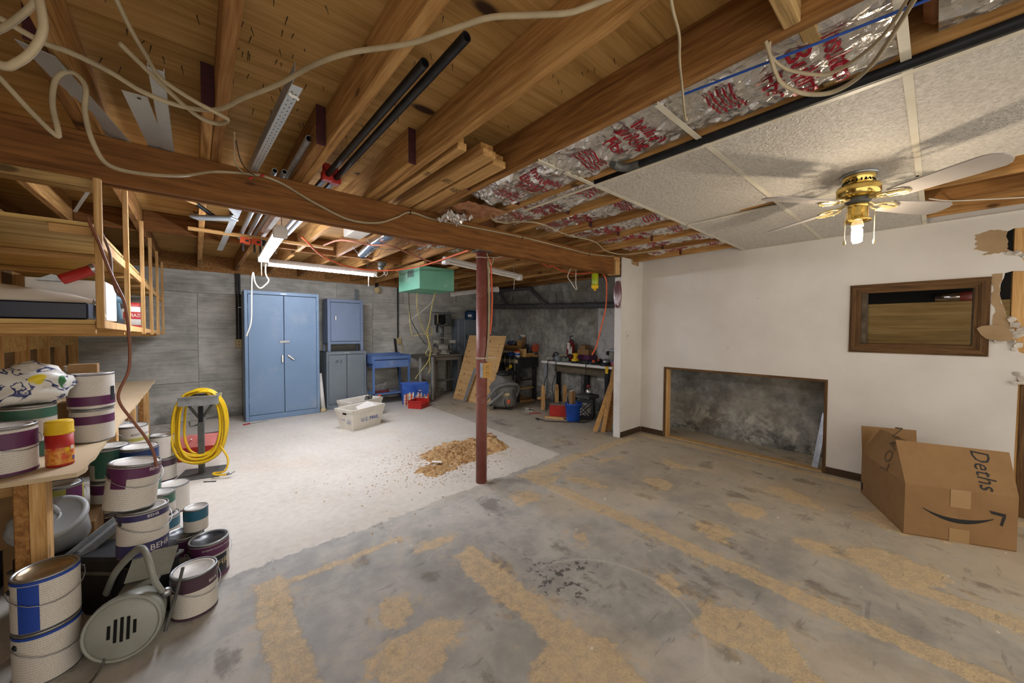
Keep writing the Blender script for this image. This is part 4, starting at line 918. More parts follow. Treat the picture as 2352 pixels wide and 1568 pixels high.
# work lamp lying on the floor
t = thing('motor_lamp', 'grey enamel lamp housing with slotted round end lying on the floor', 'lamp', (-.232, 2.03, .122), rot=(0, 0, R(-12)))
t.scale = (1.22, 1.22, 1.22)
en = pm('grey_enamel', '#95978f', '#86887f', 9, .35, dirt=('#6b6454', 4, .4))
mm = rotm('X', R(-100))
MB().lathe([(.001, -.005), (.03, -.006), (.078, -.004), (.092, .004), (.096, .016), (.090, .05), (.080, .10), (.066, .16), (.052, .20), (.001, .205)], 32, mm).build('housing', en, t)
MB().tube([mm @ V((.09*cos(a*pi/18), .09*sin(a*pi/18), .0)) for a in range(37)], .005, 6, cap=False).build('rim', en, t)
sl = MB()
for i, l in enumerate((.02, .034, .036, .034, .02)): sl.bbox(-.034+.015*i, -.026+.015*i, -l, l, -.0075, -.0055, .001, mm)
sl.build('slot', M['dark'], t)
MB().bbox(-.05, .06, .14, .30, .035, .05, .004, rotm('Y', R(-15))).build('bracket', en, t)
MB().prism([(-.05, .0), (.07, .0), (.085, .09), (-.035, .09)], -.004, .004, T(0, .17, .055) @ rotm('X', R(60))).build('bracket', en, t)
MB().tube(smooth_path([(-.12, .24, .0), (-.08, .2, .09), (-.02, .16, .165), (.02, .11, .19), (.045, .07, .16), (.06, .06, .10), (.075, .07, .05)], 6), .011, 10, flat=(1.2, .8)).build('handle', en, t)
MB().ball((.085, .075, .04), .016, 10, 6).build('knob', M['steel'], t)
MB().tube([(.10, .0, -.05), (.115, .06, .03), (.12, .12, .09)], .005, 6).build('yoke', M['grayiron'], t)
t = thing('round_pan', 'dark round pan lying behind the front can and the lamp', 'pan', (-.12, 2.33, .0))
MB().lathe([(.001, .004), (.08, .004), (.10, .03), (.104, .10), (.099, .10), (.094, .03), (.001, .01)], 28).build('bowl', M['blackpl'], t)
tag(MB().tube(smooth_path([(-.32, 1.93, .005), (-.30, 1.98, .006), (-.28, 2.02, .03), (-.275, 2.05, .10)], 5), .004, 6).build('lamp_cable', M['grayiron']), 'grey cord lying by the lamp housing and the stacked pair', 'cord')
t = thing('spray_jug', 'white jug with orange letter P label behind the leaning stack', 'jug', (-.19, 2.60, .0), R(38))
MB().lathe([(.001, 0), (.05, 0), (.055, .02), (.055, .15), (.04, .19), (.02, .205), (.02, .23), (.001, .232)], 18).build('bottle', pm('cloudy_plastic', '#d6d3b4', '#c7cf7a', 3, .35), t)
t_ = MB().box(-.045, .045, -.0565, -.055, .05, .15).build('paper_label', pm('amber_label', '#d79a2a', '#d08f1f', 8, .5), t); text(t_, 'P', .07, M['paper'], T(0, -.0575, .11) @ rotm('X', R(90)), shear=.2)
# far row of cans along the bench
can('white can standing by itself beyond the jug with dusty lid', -.135, 3.50, 0, 'plum', bands=((.02, .06),), rz=R(38), handle=None)
can('lower purple banded can beside the yellow hose', -.225, 4.28, 0, 'plum', bands=((.66, .93), (.02, .07)), rz=R(38), handle=None)
can('upper white can with a pale strap beside the yellow hose', -.235, 4.27, G+.002, 'label', bands=((.93, .94),), rz=R(38), handle='up')
for i, (b, x, y, z, lab, kw) in enumerate((('plum', -.28, 3.06, 0, 'bottom can of the tall stack hidden behind the leaning pair', {}),
        ('green', -.26, 3.10, G, 'green banded can second from the top of the tall stack', dict(bands=((.55, .93),))),
        ('navy', -.265, 3.09, 2*G, 'navy blue stain can on top of the tall stack', dict(bands=((.06, .93),), words=(('BEHR', .5, .05, 0, W_),))))):
    can(lab, x, y, z+.001*i, b, rz=R(40), handle=None, **kw)
can('teal banded can on the floor between the tall stack and white can', -.165, 2.98, .0, 'teal', bands=((.6, .9),), rz=R(40), handle='down', r=.075, h=.18)
can('small green banded can standing on the teal one', -.17, 3.0, .182, 'green', bands=((.5, .9),), rz=R(40), handle=None, r=.06, h=.13)
for i, z in enumerate((0, G)): can(['lower can under the green can with raised handle', 'middle can under the green can with raised handle'][i], -.40, 3.22, z+.001*i, ('plum', 'purple')[i], rz=R(40), handle=None)
can('green banded can with sawdust lid and raised wire handle', -.40, 3.22, 2*G+.003, 'green', bands=((.5, .9),), rz=R(40), handle='up', panel=(-170, -130, .1, .9, 'green'))
for i in range(2): can(['bottom can below the white rust paint can', 'middle can below the white rust paint can'][i], -.36, 3.80, G*i+.001*i, 'plum', rz=R(40), handle=None)
can('white rust paint can with small yellow and red stripe', -.36, 3.80, 2*G+.003, ('sallow', 'red'), bands=((.44, .56),), rz=R(40), handle=None, words=(('RUST-OLEUM', .68, .02, 0, 'ink'),))
can('can with plum band half hidden behind the rust paint can', -.46, 3.95, 2*G, 'plum', bands=((.5, .93),), rz=R(40), handle=None)
tag(MB().box(-.56, -.36, 3.86, 4.05, 0, 2*G-.001).build('wooden_crate', M['board_x']), 'plain wooden crate under the half hidden plum can', 'crate')
can('paint smeared can with yellow and purple label under the bench', -.56, 3.02, .265, ('sallow', 'purple'), bands=((.5, .93),), rz=R(45), panel=(-110, -60, .5, .93, 'purple'), handle='down')
tag(MB().bbox(-.72, -.42, 2.90, 3.18, 0, .263, .004).build('storage_box', M['cardboard']), 'low cardboard box under the bench holding the smeared can', 'box')
tag(MB().bbox(-.95, -.62, 2.75, 3.1, .27, .52, .004).build('storage_box', M['cardboard']), 'cardboard box with black print deep under the bench', 'box')
tag(MB().bbox(-.95, -.745, 2.68, 3.15, 0, .268, .004).build('black_crate', M['blackpl']), 'black crate deep under the bench beneath a cardboard box', 'crate')
# workbench of plywood on timber legs
t = thing('workbench', 'rough plywood workbench on timber legs running along the stud wall', 'bench', (0, 0, 0))
b = MB(); r_ = random.Random(2); pts = [(-1.04, 2.31), (-.372, 2.25)]; y = 2.25
while y < 5.75: y += .05; pts.append((-.362+r_.uniform(-.004, .006)+.0, min(y, 5.8)))
pts += [(-1.04, 5.8)]
b.prism(pts, .682, .70).build('top', M['dusty_ply'], t)
for (x, y) in ((-.49, 2.33), (-.43, 3.53), (-.43, 4.5), (-.43, 5.66)):
    MB().bbox(x-.022, x+.022, y, y+.09, 0, .68, .003).build('leg', M['stud'], t)
    MB().bbox(x-.06, x-.023, y, y+.09, 0, .68, .003).build('leg', M['joist_dark'], t)
    MB().bbox(-1.04, x+.0, y+.091, y+.13, .60, .68, .003).build('bearer', M['board_x'], t)
MB().bbox(-.45, -.41, 4.62, 5.64, .08, .17, .003).build('stretcher', M['board_y'], t)
MB().bbox(-1.04, -.41, 4.62, 5.64, .171, .186, .003).build('lower_shelf', M['oldply'], t)
# things on the bench
ZB = .701
can('gallon can at the bench end with purple blocks and wire handle', -.585, 2.42, ZB, 'purple', bands=((.55, .88), (.02, .08)), rz=R(48), handle='down')
can('green banded can behind the red tub on the bench', -.585, 2.70, ZB, 'green', bands=((.74, .93), (.02, .3)), rz=R(42), handle=None, r=.083, h=.235)
t = thing('red_tub', 'red cylindrical tub with yellow lid at the bench corner', 'tub', (-.445, 2.42, ZB), R(45))
MB().lathe([(.001, 0), (.038, 0), (.04, .003), (.04, .145), (.001, .145)], 22).build('body', M['red'], t); MB().lathe([(.0405, .135), (.043, .137), (.043, .143), (.041, .145), (.041, .185), (.038, .19), (.001, .19)], 22).build('lid', M['yellow'], t)
MB().lathe([(.0405, .01), (.0405, .08)], 22).build('printed_band', pm('printed_red', '#b3261d', '#d8a23c', 60, .4), t)
for (a, z, c_) in ((-95, .07, 'yellow'), (-70, .075, 'paper'), (-60, .03, 'blue'), (-110, .04, 'orange')): MB().lathe([(.0412, z-.008), (.0412, z+.008)], 4, a0=R(a-9), a1=R(a+9)).build('print', M[c_], t)
cB = can('lower can of the short bench stack with torn purple label', -.415, 2.86, ZB, 'purple', bands=((.55, .8),), rz=R(45), handle=None, r=.078, h=.17)
can('upper can of the short bench stack with a purple band', -.415, 2.855, ZB+.172, 'purple', bands=((.1, .36),), rz=R(45), handle=None, r=.083, h=.18, panel=(-75, -55, .2, .6, 'lidblack'))
tag(MB().bbox(-.485, -.385, 2.80, 2.86, ZB+.354, ZB+.40, .002).build('cardboard_offcut', M['cardboard']), 'bent cardboard piece lying on the short bench stack', 'cardboard')
t = thing('storage_tub', 'low box between cans carrying the lemon print bag', 'box', (-.74, 2.74, ZB)); MB().bbox(-.10, .07, -.05, .30, 0, .235, .004).build('box', M['cardboard'], t)
# bag printed with lemons
lm = NT('lemon_print_fabric'); c = lm.coord()
v1 = lm.voro(lm.scale(c, (1, 1, 1.3)), 6.5); leaf = lm.voro(lm.scale(c, (1.5, 1, .7), (3.3, 1.7, .4)), 8.5); blu = lm.noise(c, 8.0, 3, .5, 1.2)
col = lm.mix(1.0-lm.step((blu-.5).abs(), .012, .03), '#d4d2cb', '#2b3566'); col = lm.mix(1.0-lm.step(leaf, .24, .29), col, '#2f6636'); col = lm.mix(1.0-lm.step(v1, .20, .25), col, '#d9c229')
lemon = lm.out(col, .4)
def lump(c, rx, ry, rz_, seed, amp=.18, nu=30, nv=18, sq=1.0):
    def f(u, v):
        a, b = 2*pi*u, pi*(v-.5); p = V((cos(a)*cos(b), sin(a)*cos(b), sin(b)))
        k = 1+amp*mnoise.noise(p*1.7+V((seed, 0, 0)))+amp*.5*mnoise.noise(p*4+V((0, seed, 0)))
        return V((c[0]+p.x*rx*k, c[1]+p.y*ry*k, max(c[2]+p.z*rz_*k, c[2]-rz_*.8)))
    return MB().grid(f, nu, nv)
tag(lump((-.60, 2.72, ZB+.315), .14, .14, .095, 3.3, .3).build('lemon_bag', lemon), 'crumpled glossy bag printed with lemons and leaves on the cans', 'bag')
t = thing('glass_lid', 'rounded glass lid edge behind the lemon print bag', 'lid', (-.80, 2.90, ZB+.24))
MB().lathe([(.12, 0), (.125, .02), (.11, .09), (.07, .13), (.001, .145)], 24).build('dome', pm('smoky_glass', '#7c7a70', '#8d8b80', 6, .15, spec=.8), t); MB().lathe([(.126, 0), (.131, .008), (.126, .016)], 24).build('rim', M['steel'], t)
t = thing('cup_stack', 'stack of white cups behind the lemon print bag', 'cups', (-.50, 3.02, ZB))
for i in range(9): MB().lathe([(.024, .0), (.034, .075), (.036, .078), (.033, .078)], 16, T(0, 0, .19+.014*i)).build('cup', M['paper'], t)
MB().box(-.05, .05, -.05, .05, 0, .19).build('box', M['cardboard'], t)

# shelf hung from the joists behind thin uprights
t = thing('hanging_shelf', 'two-tier shelf hung from the joists behind a row of thin uprights', 'shelf', (0, 0, 0))
for i, (y, zb, zt) in enumerate(((2.408, 1.283, 1.937), (3.265, 1.262, 2.14), (4.15, 1.24, 2.139), (4.87, 1.225, 2.139), (5.65, 1.215, 2.139), (6.5, 1.21, 2.139))):
    MB().bbox(-.330, -.306, y, y+.03, zb, zt, .002).build('upright', M['stud'], t)
sl = -.0178
for nm, z0, th_, mt in (('shelf_board', 1.301, .018, 'oldply'), ('upper_board', 1.725, .015, 'oldply')):
    vs = [(x, y, z0+(y-2.42)*sl*(1 if z0 < 1.5 else .35)+dz) for dz in (0, th_) for y in (2.42, 6.6) for x in (-1.045, -.336)]
    MB().add(vs, [(0, 2, 3, 1), (4, 5, 7, 6), (0, 1, 5, 4), (2, 6, 7, 3), (0, 4, 6, 2), (1, 3, 7, 5)]).build(nm, M[mt], t)
for y in (2.43, 3.29, 4.17, 4.9, 5.68):
    zz = 1.30+(y-2.42)*sl; MB().bbox(-1.04, -.336, y, y+.036, zz-.042, zz-.001, .002).build('cross_bearer', M['board_x'], t)
    z2 = 1.724+(y-2.42)*sl*.35; MB().bbox(-.46 if y < 2.5 else -1.04, -.336, y, y+.036, z2-.036, z2-.001, .002).build('cross_bearer', M['board_x'], t)
for (za, zb2, k) in ((1.285, 1.32, 1), (1.655, 1.70, .35)):
    b = MB(); vs = [(x, y, z+(y-2.445)*sl*k) for z in (za, zb2) for y in (2.445, 6.6) for x in (-.336, -.322)]
    b.add(vs, [(0, 2, 3, 1), (4, 5, 7, 6), (0, 1, 5, 4), (2, 6, 7, 3), (0, 4, 6, 2), (1, 3, 7, 5)]).build('edge_strip', M['stud'], t)
MB().bbox(-1.045, -.70, 2.415, 2.44, 1.262, 1.30, .002).build('end_strip', M['board_x'], t)
# on the shelf
ZH = 1.321
tag(MB().bbox(-.92, -.362, 2.47, 2.75, ZH, ZH+.074, .006).build('navy_box', pm('dark_navy_plastic', '#10162a', '#161d33', 12, .35)), 'dark navy flat case on the end of the hanging shelf', 'case')
t = thing('white_carton', 'white carton with open flap on the shelf end behind the bag', 'box', (0, 0, 0)); MB().bbox(-.60, -.345, 2.775, 3.1, ZH, ZH+.20, .003).build('carton', M['paper'], t)
def bagf(u, v):
    a = pi*u; return V((-.92+.56*v, 2.61-.12*cos(a)*(1-.5*v**3), ZH+.076+.095*sin(a)*(1-.75*max(0, v-.35)/.65)+.012*mnoise.noise(V((u*3, v*6, 2)))*sin(a)))
tag(MB().grid(bagf, 14, 26).build('foam_bag', pm('creamy_foam_sheet', '#c3b8a8', '#d3cabc', 4, .5)), 'pale plastic-wrapped bundle lying on the navy case', 'bag')
t = thing('white_paper_stack', 'white papers drooping over the shelf end beside the navy case', 'paper', (0, 0, 0)); MB().grid(lambda u, v: V((-.361+.02*u, 2.60+.14*v, ZH+.075-.06*u**2+.004*v)), 6, 4).build('sheet', M['paper'], t)
t = thing('red_tube', 'red sealant tube sticking up from the hanging shelf', 'tube', (-.47, 2.66, ZH+.185), R(0), rot=None)
m_ = along((0, 0, 0), (.11, .0, .065)); MB().lathe([(.001, 0), (.022, 0), (.024, .01), (.024, .11), (.027, .112), (.027, .13), (.022, .131), (.021, .12), (.001, .12)], 18, m_).build('tube', M['red'], t); MB().lathe([(.0275, .112), (.0275, .13)], 18, m_).build('collar', M['steel'], t)
tag(MB().prism([(0, 0), (.05, .03), (.07, .024), (.10, 0)], -.03, .03, T(-.55, 2.7, ZH+.18) @ rotm('X', R(90))).build('metal_offcut', M['galv']), 'bent grey metal offcut beside the red sealant tube', 'metal')
tag(MB().bbox(-.53, -.345, 2.66, 2.70, ZH+.168, ZH+.185, .002).build('black_ruler', M['blackpl']), 'flat black stick lying under the red sealant tube', 'stick') if 0 else None
tag(MB().bbox(-.47, -.43, 3.12, 5.2, 1.455, 1.49, .003).build('black_level', M['black']), 'long black bar lying along the shelf behind the uprights', 'bar')
tag(MB().bbox(-.50, -.40, 3.14, 3.25, ZH-.015, 1.453, .003).build('parts_box', pm('dark_box', '#242629', '#2e3034', 10, .6)), 'dark box on the shelf carrying one end of the black bar', 'box')
tag(MB().bbox(-.50, -.40, 5.0, 5.15, 1.275, 1.453, .003).build('parts_box', M['cardboard']), 'cardboard box on the shelf carrying the far end of the black bar', 'box')
t = thing('cordless_drill', 'blue grey cordless drill standing on the shelf behind the uprights', 'drill', (-.44, 3.75, 1.298), R(60))
db = pm('slate_plastic', '#44606f', '#364f5d', 8, .45)
MB().lathe([(.001, -.09), (.03, -.09), (.034, -.06), (.034, .04), (.02, .055), (.001, .055)], 14, T(0, 0, .19) @ rotm('Y', R(-90))).build('motor', db, t); MB().lathe([(.02, .05), (.022, .08), (.01, .10), (.004, .105), (.004, .15), (.001, .15)], 12, T(0, 0, .19) @ rotm('Y', R(-90))).build('chuck', M['black'], t)
MB().tube([(.03, 0, .17), (.05, 0, .05)], .022, 10).build('grip', db, t); MB().bbox(-.01, .10, -.035, .035, 0, .05, .008).build('battery', M['blackpl'], t)
t = thing('oil_can', 'white and red tin with red lid on the hanging shelf', 'tin', (-.44, 4.45, 1.287), R(45))
MB().lathe([(.001, 0), (.085, 0), (.085, .21), (.001, .21)], 26).build('tin', M['white'], t); MB().lathe([(.0865, .18), (.0865, .213), (.001, .213)], 26).build('lid', M['red'], t); MB().lathe([(.086, .0), (.086, .025)], 26).build('band', M['red'], t)
ov = MB(); n = 20; ov.add([(sin(.8*cos(2*pi*k/n))*.0872, -cos(.8*cos(2*pi*k/n))*.0872, .105+.034*sin(2*pi*k/n)) for k in range(n)], [tuple(range(n))]); ov = MB().lathe([(.0868, .075), (.0868, .135)], 10, a0=R(-140), a1=R(-40)); o = ov.build('oval_logo', M['red'], t)
text(o, 'MAZE', .04, M['paper'], T(0, -.088, .105) @ rotm('X', R(90)), bend=.088)
tag(MB().tube(smooth_path([(-.345, 2.40, 1.76), (-.335, 2.395, 1.72), (-.315, 2.385, 1.66), (-.295, 2.38, 1.58), (-.272, 2.375, 1.50), (-.245, 2.37, 1.42), (-.235, 2.37, 1.36), (-.228, 2.37, 1.25), (-.227, 2.37, 1.15), (-.235, 2.37, 1.08), (-.262, 2.36, 1.0), (-.258, 2.35, .95), (-.225, 2.34, .88), (-.18, 2.33, .79), (-.155, 2.32, .72), (-.145, 2.31, .655)], 7), .0055, 8).build('brown_cable', pm('brown_rubber', '#7a4a35', '#8a5740', 8, .5)), 'brown cord hanging from the first shelf upright down over the cans', 'cord')
tag(MB().tube(smooth_path([(-.33, 2.42, 1.755), (-.31, 2.45, 1.70), (-.29, 2.46, 1.62), (-.285, 2.45, 1.53), (-.27, 2.43, 1.45), (-.25, 2.42, 1.42)], 6), .005, 8).build('brown_cable', pm('grey_brown_rubber', '#7a5a48', '#6b5040', 8, .5)), 'shorter loose cord end hanging behind the first shelf upright', 'cord')

# roller stand with the yellow hose
t = thing('roller_stand', 'steel roller stand on a square base plate holding the yellow hose', 'stand', (.022, 4.235, 0), R(-14))
MB().bbox(-.155, .155, -.155, .155, 0, .008, .002).build('base_plate', M['grayiron'], t); MB().bbox(-.02, .02, -.02, .02, .008, .46, .002).build('post', M['grayiron'], t); MB().bbox(-.016, .016, -.016, .016, .46, .60, .002).build('inner_post', M['black'], t)
tr = MB(); tr.box(-.14, .14, -.06, -.056, .62, .70); tr.box(-.14, .14, .056, .06, .62, .70); tr.box(-.14, .14, -.06, .06, .618, .622); tr.box(-.14, .14, -.08, -.06, .697, .70); tr.box(-.14, .14, .06, .08, .697, .70); tr.build('channel', M['galv'], t)
MB().tube([(-.13, 0, .685), (.13, 0, .685)], .025, 14).build('roller', M['steel'], t)
for s_ in (-1, 1): MB().tube([(s_*.015, 0, .50), (s_*.085, 0, .618)], .007, 6, flat=(1.6, .6)).build('brace', M['grayiron'], t)
MB().tube([(-.02, 0, .44), (-.075, 0, .425), (-.08, 0, .47)], .006, 6).build('crank', M['grayiron'], t)
hs = thing('yellow_hose', 'yellow air hose coiled over the roller stand', 'hose', (.022, 4.235, 0), R(-14))
r_ = random.Random(6); pts = []
for k in range(9):
    rx = .155+r_.uniform(-.035, .045); zt_ = .735+r_.uniform(-.006, .016); zb_ = .10+r_.uniform(-.04, .10); yo = -.045+.013*k
    for a in range(16):
        q = 2*pi*a/16+pi/2; cz = (zt_+zb_)/2; hz = (zt_-zb_)/2
        w_ = rx*(abs(cos(q))**.8)*(1 if cos(q) > 0 else -1); fl_ = .05*max(0, -sin(q))
        pts.append((w_*(1+.12*max(0, -sin(q))), yo-fl_-.03*sin(q)*0+(.0), cz+hz*sin(q)))
MB().tube(smooth_path(pts, 3), .0095, 8).build('coil', pm('yellow_rubber', '#d9b418', '#cba50f', 8, .45), hs)
MB().tube(smooth_path([(.15, -.08, .25), (.21, -.12, .14), (.20, -.17, .05), (.12, -.16, .04), (.14, -.2, .035), (.22, -.22, .03)], 6), .0075, 8).build('tail', M['yellow'], hs)
MB().lathe([(.008, 0), (.012, .01), (.012, .035), (.006, .04), (.006, .06), (.001, .06)], 10, along((.22, -.22, .03), (.28, -.21, .045))).build('coupling', M['steel'], hs)
t = thing('red_toolbox', 'red metal toolbox with a dusty peaked lid behind the hose stand', 'toolbox', (.0, 4.82, 0), R(-12))
MB().bbox(-.13, .16, -.12, .12, 0, .13, .006).build('body', M['red'], t)
MB().prism([(-.12, .13), (.12, .13), (.05, .215), (-.05, .215)], -.13, .16, Matrix(((0, 0, 1, 0), (1, 0, 0, 0), (0, 1, 0, 0), (0, 0, 0, 1)))).build('lid', pm('dusty_red', '#b8605a', '#c97f78', 6, .6), t)
for x in (-.04, .02): MB().box(x, x+.012, -.1, -.02, .20, .203, rotm('X', R(0))).build('mark', M['paper'], t)
tag(MB().bbox(.0, .21, 5.12, 5.42, 0, .10, .006, rotm('Z', 0)).build('black_tray', M['blackpl']), 'ribbed black plastic tray on the floor behind the red toolbox', 'tray')
tag(MB().bbox(-.33, -.13, 4.9, 5.25, 0, .02, .003).build('wood_offcut', M['board_x']), 'loose wood sheet on the floor beside the red toolbox', 'wood')
t = thing('screwdriver', 'screwdriver with red handle on the white floor by the cabinet', 'screwdriver', (.46, 6.02, .009), R(20)); MB().tube([(0, 0, 0), (.08, 0, 0)], .009, 8).build('handle', M['red'], t); MB().tube([(.08, 0, -.004), (.3, 0, -.006)], .003, 6).build('shaft', M['steel'], t)
tag(MB().tube([(.03, 3.98, .004), (.11, 3.93, .004)], .0035, 5).build('nail', M['black']), 'bent black nail on the floor in front of the stand plate', 'nail')

# ================================================================ workshop end of the room
def bluemat(n, a, b, d, k=.35): return pm(n, a, b, 2.2, .42, .1, dirt=(d, 1.8, k))
M['cabblue'] = bluemat('blue_enamel', '#69819c', '#728aa5', '#8c99a8', .6)
M['cabgrey'] = bluemat('grey_blue_enamel', '#6a737a', '#737c82', '#888b88', .4)
M['cabmid'] = bluemat('slate_blue_enamel', '#6d7d97', '#77869f', '#8b95a5', .4)
M['cartblue'] = bluemat('worn_blue_enamel', '#4b689e', '#6783b2', '#a3b1c8', .7)
def cabinet(label, x0, x1, y, z0, z1, dp, mt, doors, fr=.032, z_d0=None, lift=0.0):
    t = thing('storage_cabinet', label, 'cabinet', (x0, y, z0)); w, h = x1-x0, z1-z0
    b = MB(); th_ = .012
    b.bbox(0, th_, .012, dp, lift, h, .003); b.bbox(w-th_, w, .012, dp, lift, h, .003); b.bbox(0, w, .012, dp, h-th_, h, .003); b.bbox(0, w, dp-.01, dp, lift, h, .003); b.bbox(0, w, .012, dp, lift, lift+.012, .003)
    b.build('casing', mt, t)
    f = MB(); f.bbox(0, fr, 0, .014, 0, h, .003); f.bbox(w-fr, w, 0, .014, 0, h, .003); f.bbox(fr, w-fr, 0, .014, h-.05, h, .003); f.bbox(fr, w-fr, 0, .014, lift, lift+.075 if not lift else lift+.04, .003)
    f.build('face_frame', mt, t); out = []
    z_0 = (lift+.08) if not lift else lift+.045
    wd = (w-2*fr)/doors
    for i in range(doors):
        d = MB().bbox(fr+wd*i+.003, fr+wd*(i+1)-.003, -.002, .012, z_0, h-.055, .004).build('door', mt, t); out.append(d)
        hx = fr+.004 if i == 0 else fr+wd*(i+1)-.004
        if doors == 1: hx = w-fr-.004
        for hz in (.12, .88): MB().bbox(hx-.005, hx+.005, -.007, -.001, z_0+(h-z_0)*hz-.04, z_0+(h-z_0)*hz+.03, .002).build('hinge', mt, d)
    MB().box(fr, w-fr, .05, .06, z_0, h-.06).build('interior', M['dark'], t)
    return t, out, w, h
t, d, w, h = cabinet('tall two-door blue steel cabinet with a hasp and chrome handles', .505, 1.436, 6.205, 0, 1.825, .37, M['cabblue'], 2, .038)
def lever(par, x, z, ang):
    b = MB().lathe([(.001, -.016), (.014, -.014), (.018, -.004), (.018, 0)], 14, T(x, -.002, z) @ rotm('X', R(90))).build('handle', M['chrome'], par)
    MB().bbox(-.011, .011, -.03, -.018, -.10, .012, .004, T(x, 0, z) @ rotm('Y', ang)).build('grip', M['chrome'], b)
lever(d[0], .44, .905, 0); lever(d[1], .515, .905, R(-48))
hp = MB().bbox(.405, .465, -.012, -.002, 1.085, 1.125, .003).build('hasp', M['steel'], d[0]); MB().bbox(.455, .535, -.016, -.011, 1.09, 1.125, .003).build('hasp_strap', M['steel'], d[1])
MB().bbox(.43, .50, -.004, 0, 1.79, 1.802, .001).build('name_plate', M['steel'], t)
t, d, w, h = cabinet('low grey two-door cabinet with chalk number carrying a smaller cabinet', 1.565, 2.185, 6.33, 0, .93, .42, M['cabgrey'], 2)
text(d[0], '# 5', .075, M['ink'], T(.18, -.0028, .77) @ rotm('X', R(90)) @ rotm('Z', R(-6)), shear=.3)
MB().lathe([(.001, -.008), (.011, -.007), (.012, 0)], 12, T(.335, -.002, .605) @ rotm('X', R(90))).build('lock', M['chrome'], d[1]); MB().bbox(.27, .35, -.003, 0, .905, .917, .001).build('name_plate', M['steel'], t)
t, d, w, h = cabinet('single-door slate blue cabinet on legs standing on the low grey one', 1.592, 2.148, 6.352, .931, 1.78, .30, M['cabmid'], 1, .045, lift=.12)
MB().lathe([(.001, -.02), (.014, -.018), (.02, 0)], 12, T(.115, -.002, .545) @ rotm('X', R(90))).build('handle', M['chrome'], d[0]); MB().bbox(.105, .125, -.03, -.018, .50, .58, .004).build('grip', M['chrome'], d[0])
for x in (.02, w-.02):
    for z in (.14, .02, h-.03): MB().ball((x, -.001, z), .008, 8, 5).build('bolt', M['steel'], t)
for x in (.0, w-.03): MB().bbox(x, x+.03, .27, .30, 0, .12, .002).build('rear_leg', M['cabmid'], t)
t = thing('foil_roll', 'white roll of material leaning between the blue and grey cabinets', 'roll', (1.50, 6.27, 0)); m_ = along((0, 0, 0.0), (-.03, .10, .58))
MB().lathe([(.02, 0), (.035, 0), (.035, .6), (.03, .6)], 18, m_).build('roll', M['paper'], t); MB().lathe([(.045, -.0), (.05, .01), (.036, .05)], 12, m_).build('ragged_end', M['ivory'], t)
plate('wall_batten', 'painted batten fixed up the back wall above the low cabinet', (2.165, 6.74, 2.0), (2.19, 6.74, 1.0), .05, .02, M['cabgrey'], 'batten', (0, -1, 0))
for i, (xa, ya, xb, zb, lab) in enumerate(((2.206, 6.30, 2.206, 1.0, 'pale metal strip leaning between the grey cabinet and the blue cart'), (2.93, 6.60, 2.86, 1.12, 'dark rod leaning on the back wall behind the blue cart'))):
    plate('leaning_strip', lab, (xa, ya, .0), (xb, 6.74, zb), .035, .012, M['galv'] if i == 0 else M['black'], 'strip', (0, -1, 0))

# blue cart
t = thing('tool_cart', 'worn blue steel tool cart with a drawer and wrenches on the low shelf', 'cart', (2.24, 6.17, 0))
cw, cd = .665, .42
for x in (0, cw-.035):
    for y in (0, cd-.035): MB().bbox(x, x+.035, y, y+.035, 0, .80, .003).build('leg', M['cartblue'], t)
b = MB(); b.box(-.005, cw+.005, -.005, cd+.005, .775, .785); b.bbox(-.012, .0, -.012, cd+.01, .71, .85, .003); b.bbox(cw, cw+.012, -.012, cd+.01, .71, .85, .003); b.bbox(0, cw, -.012, 0, .78, .835, .003); b.bbox(0, cw, cd, cd+.012, .71, .87, .003); b.build('tray', M['cartblue'], t)
MB().box(.01, cw-.01, .01, cd-.01, .785, .80).build('tray_floor', M['ply'], t)
dr = MB().bbox(.03, cw-.03, -.016, .35, .635, .765, .004).build('drawer', M['cartblue'], t); MB().ball((cw*.55, -.022, .72), .012, 10, 6).build('knob', M['steel'], dr)
MB().bbox(0, cw, 0, cd, .175, .20, .003).build('lower_shelf', M['cartblue'], t)
t = thing('wrench_rack', 'row of chrome wrenches standing in a red rack on the cart shelf', 'wrenches', (2.29, 6.24, .201)); MB().bbox(0, .26, .0, .06, 0, .035, .003).build('rack', pm('dark_red_tray', '#5a1d18', '#6b241d', 9, .5), t)
for i in range(6):
    x = .02+.036*i; w_ = MB().tube([(x, .03, .02), (x+.006, .03, .10+.008*i)], .005, 6); w_.tube([(x+.006+.012*cos(a*pi/4), .03, .112+.008*i+.012*sin(a*pi/4)) for a in range(9)], .004, 5); w_.build('wrench', M['chrome'], t)
tag(MB().bbox(2.55, 2.80, 6.25, 6.40, .201, .24, .004, None).build('socket_tray', M['steel']), 'shallow steel tray of bits on the low cart shelf', 'tray')
tag(MB().bbox(2.42, 2.53, 6.22, 6.25, .801, .815, .003).build('red_pliers', M['red']) if 0 else MB().bbox(2.62, 2.74, 6.30, 6.325, .801, .818, .004).build('orange_tool', M['orange']), 'orange tool handle lying in the cart tray', 'handle')
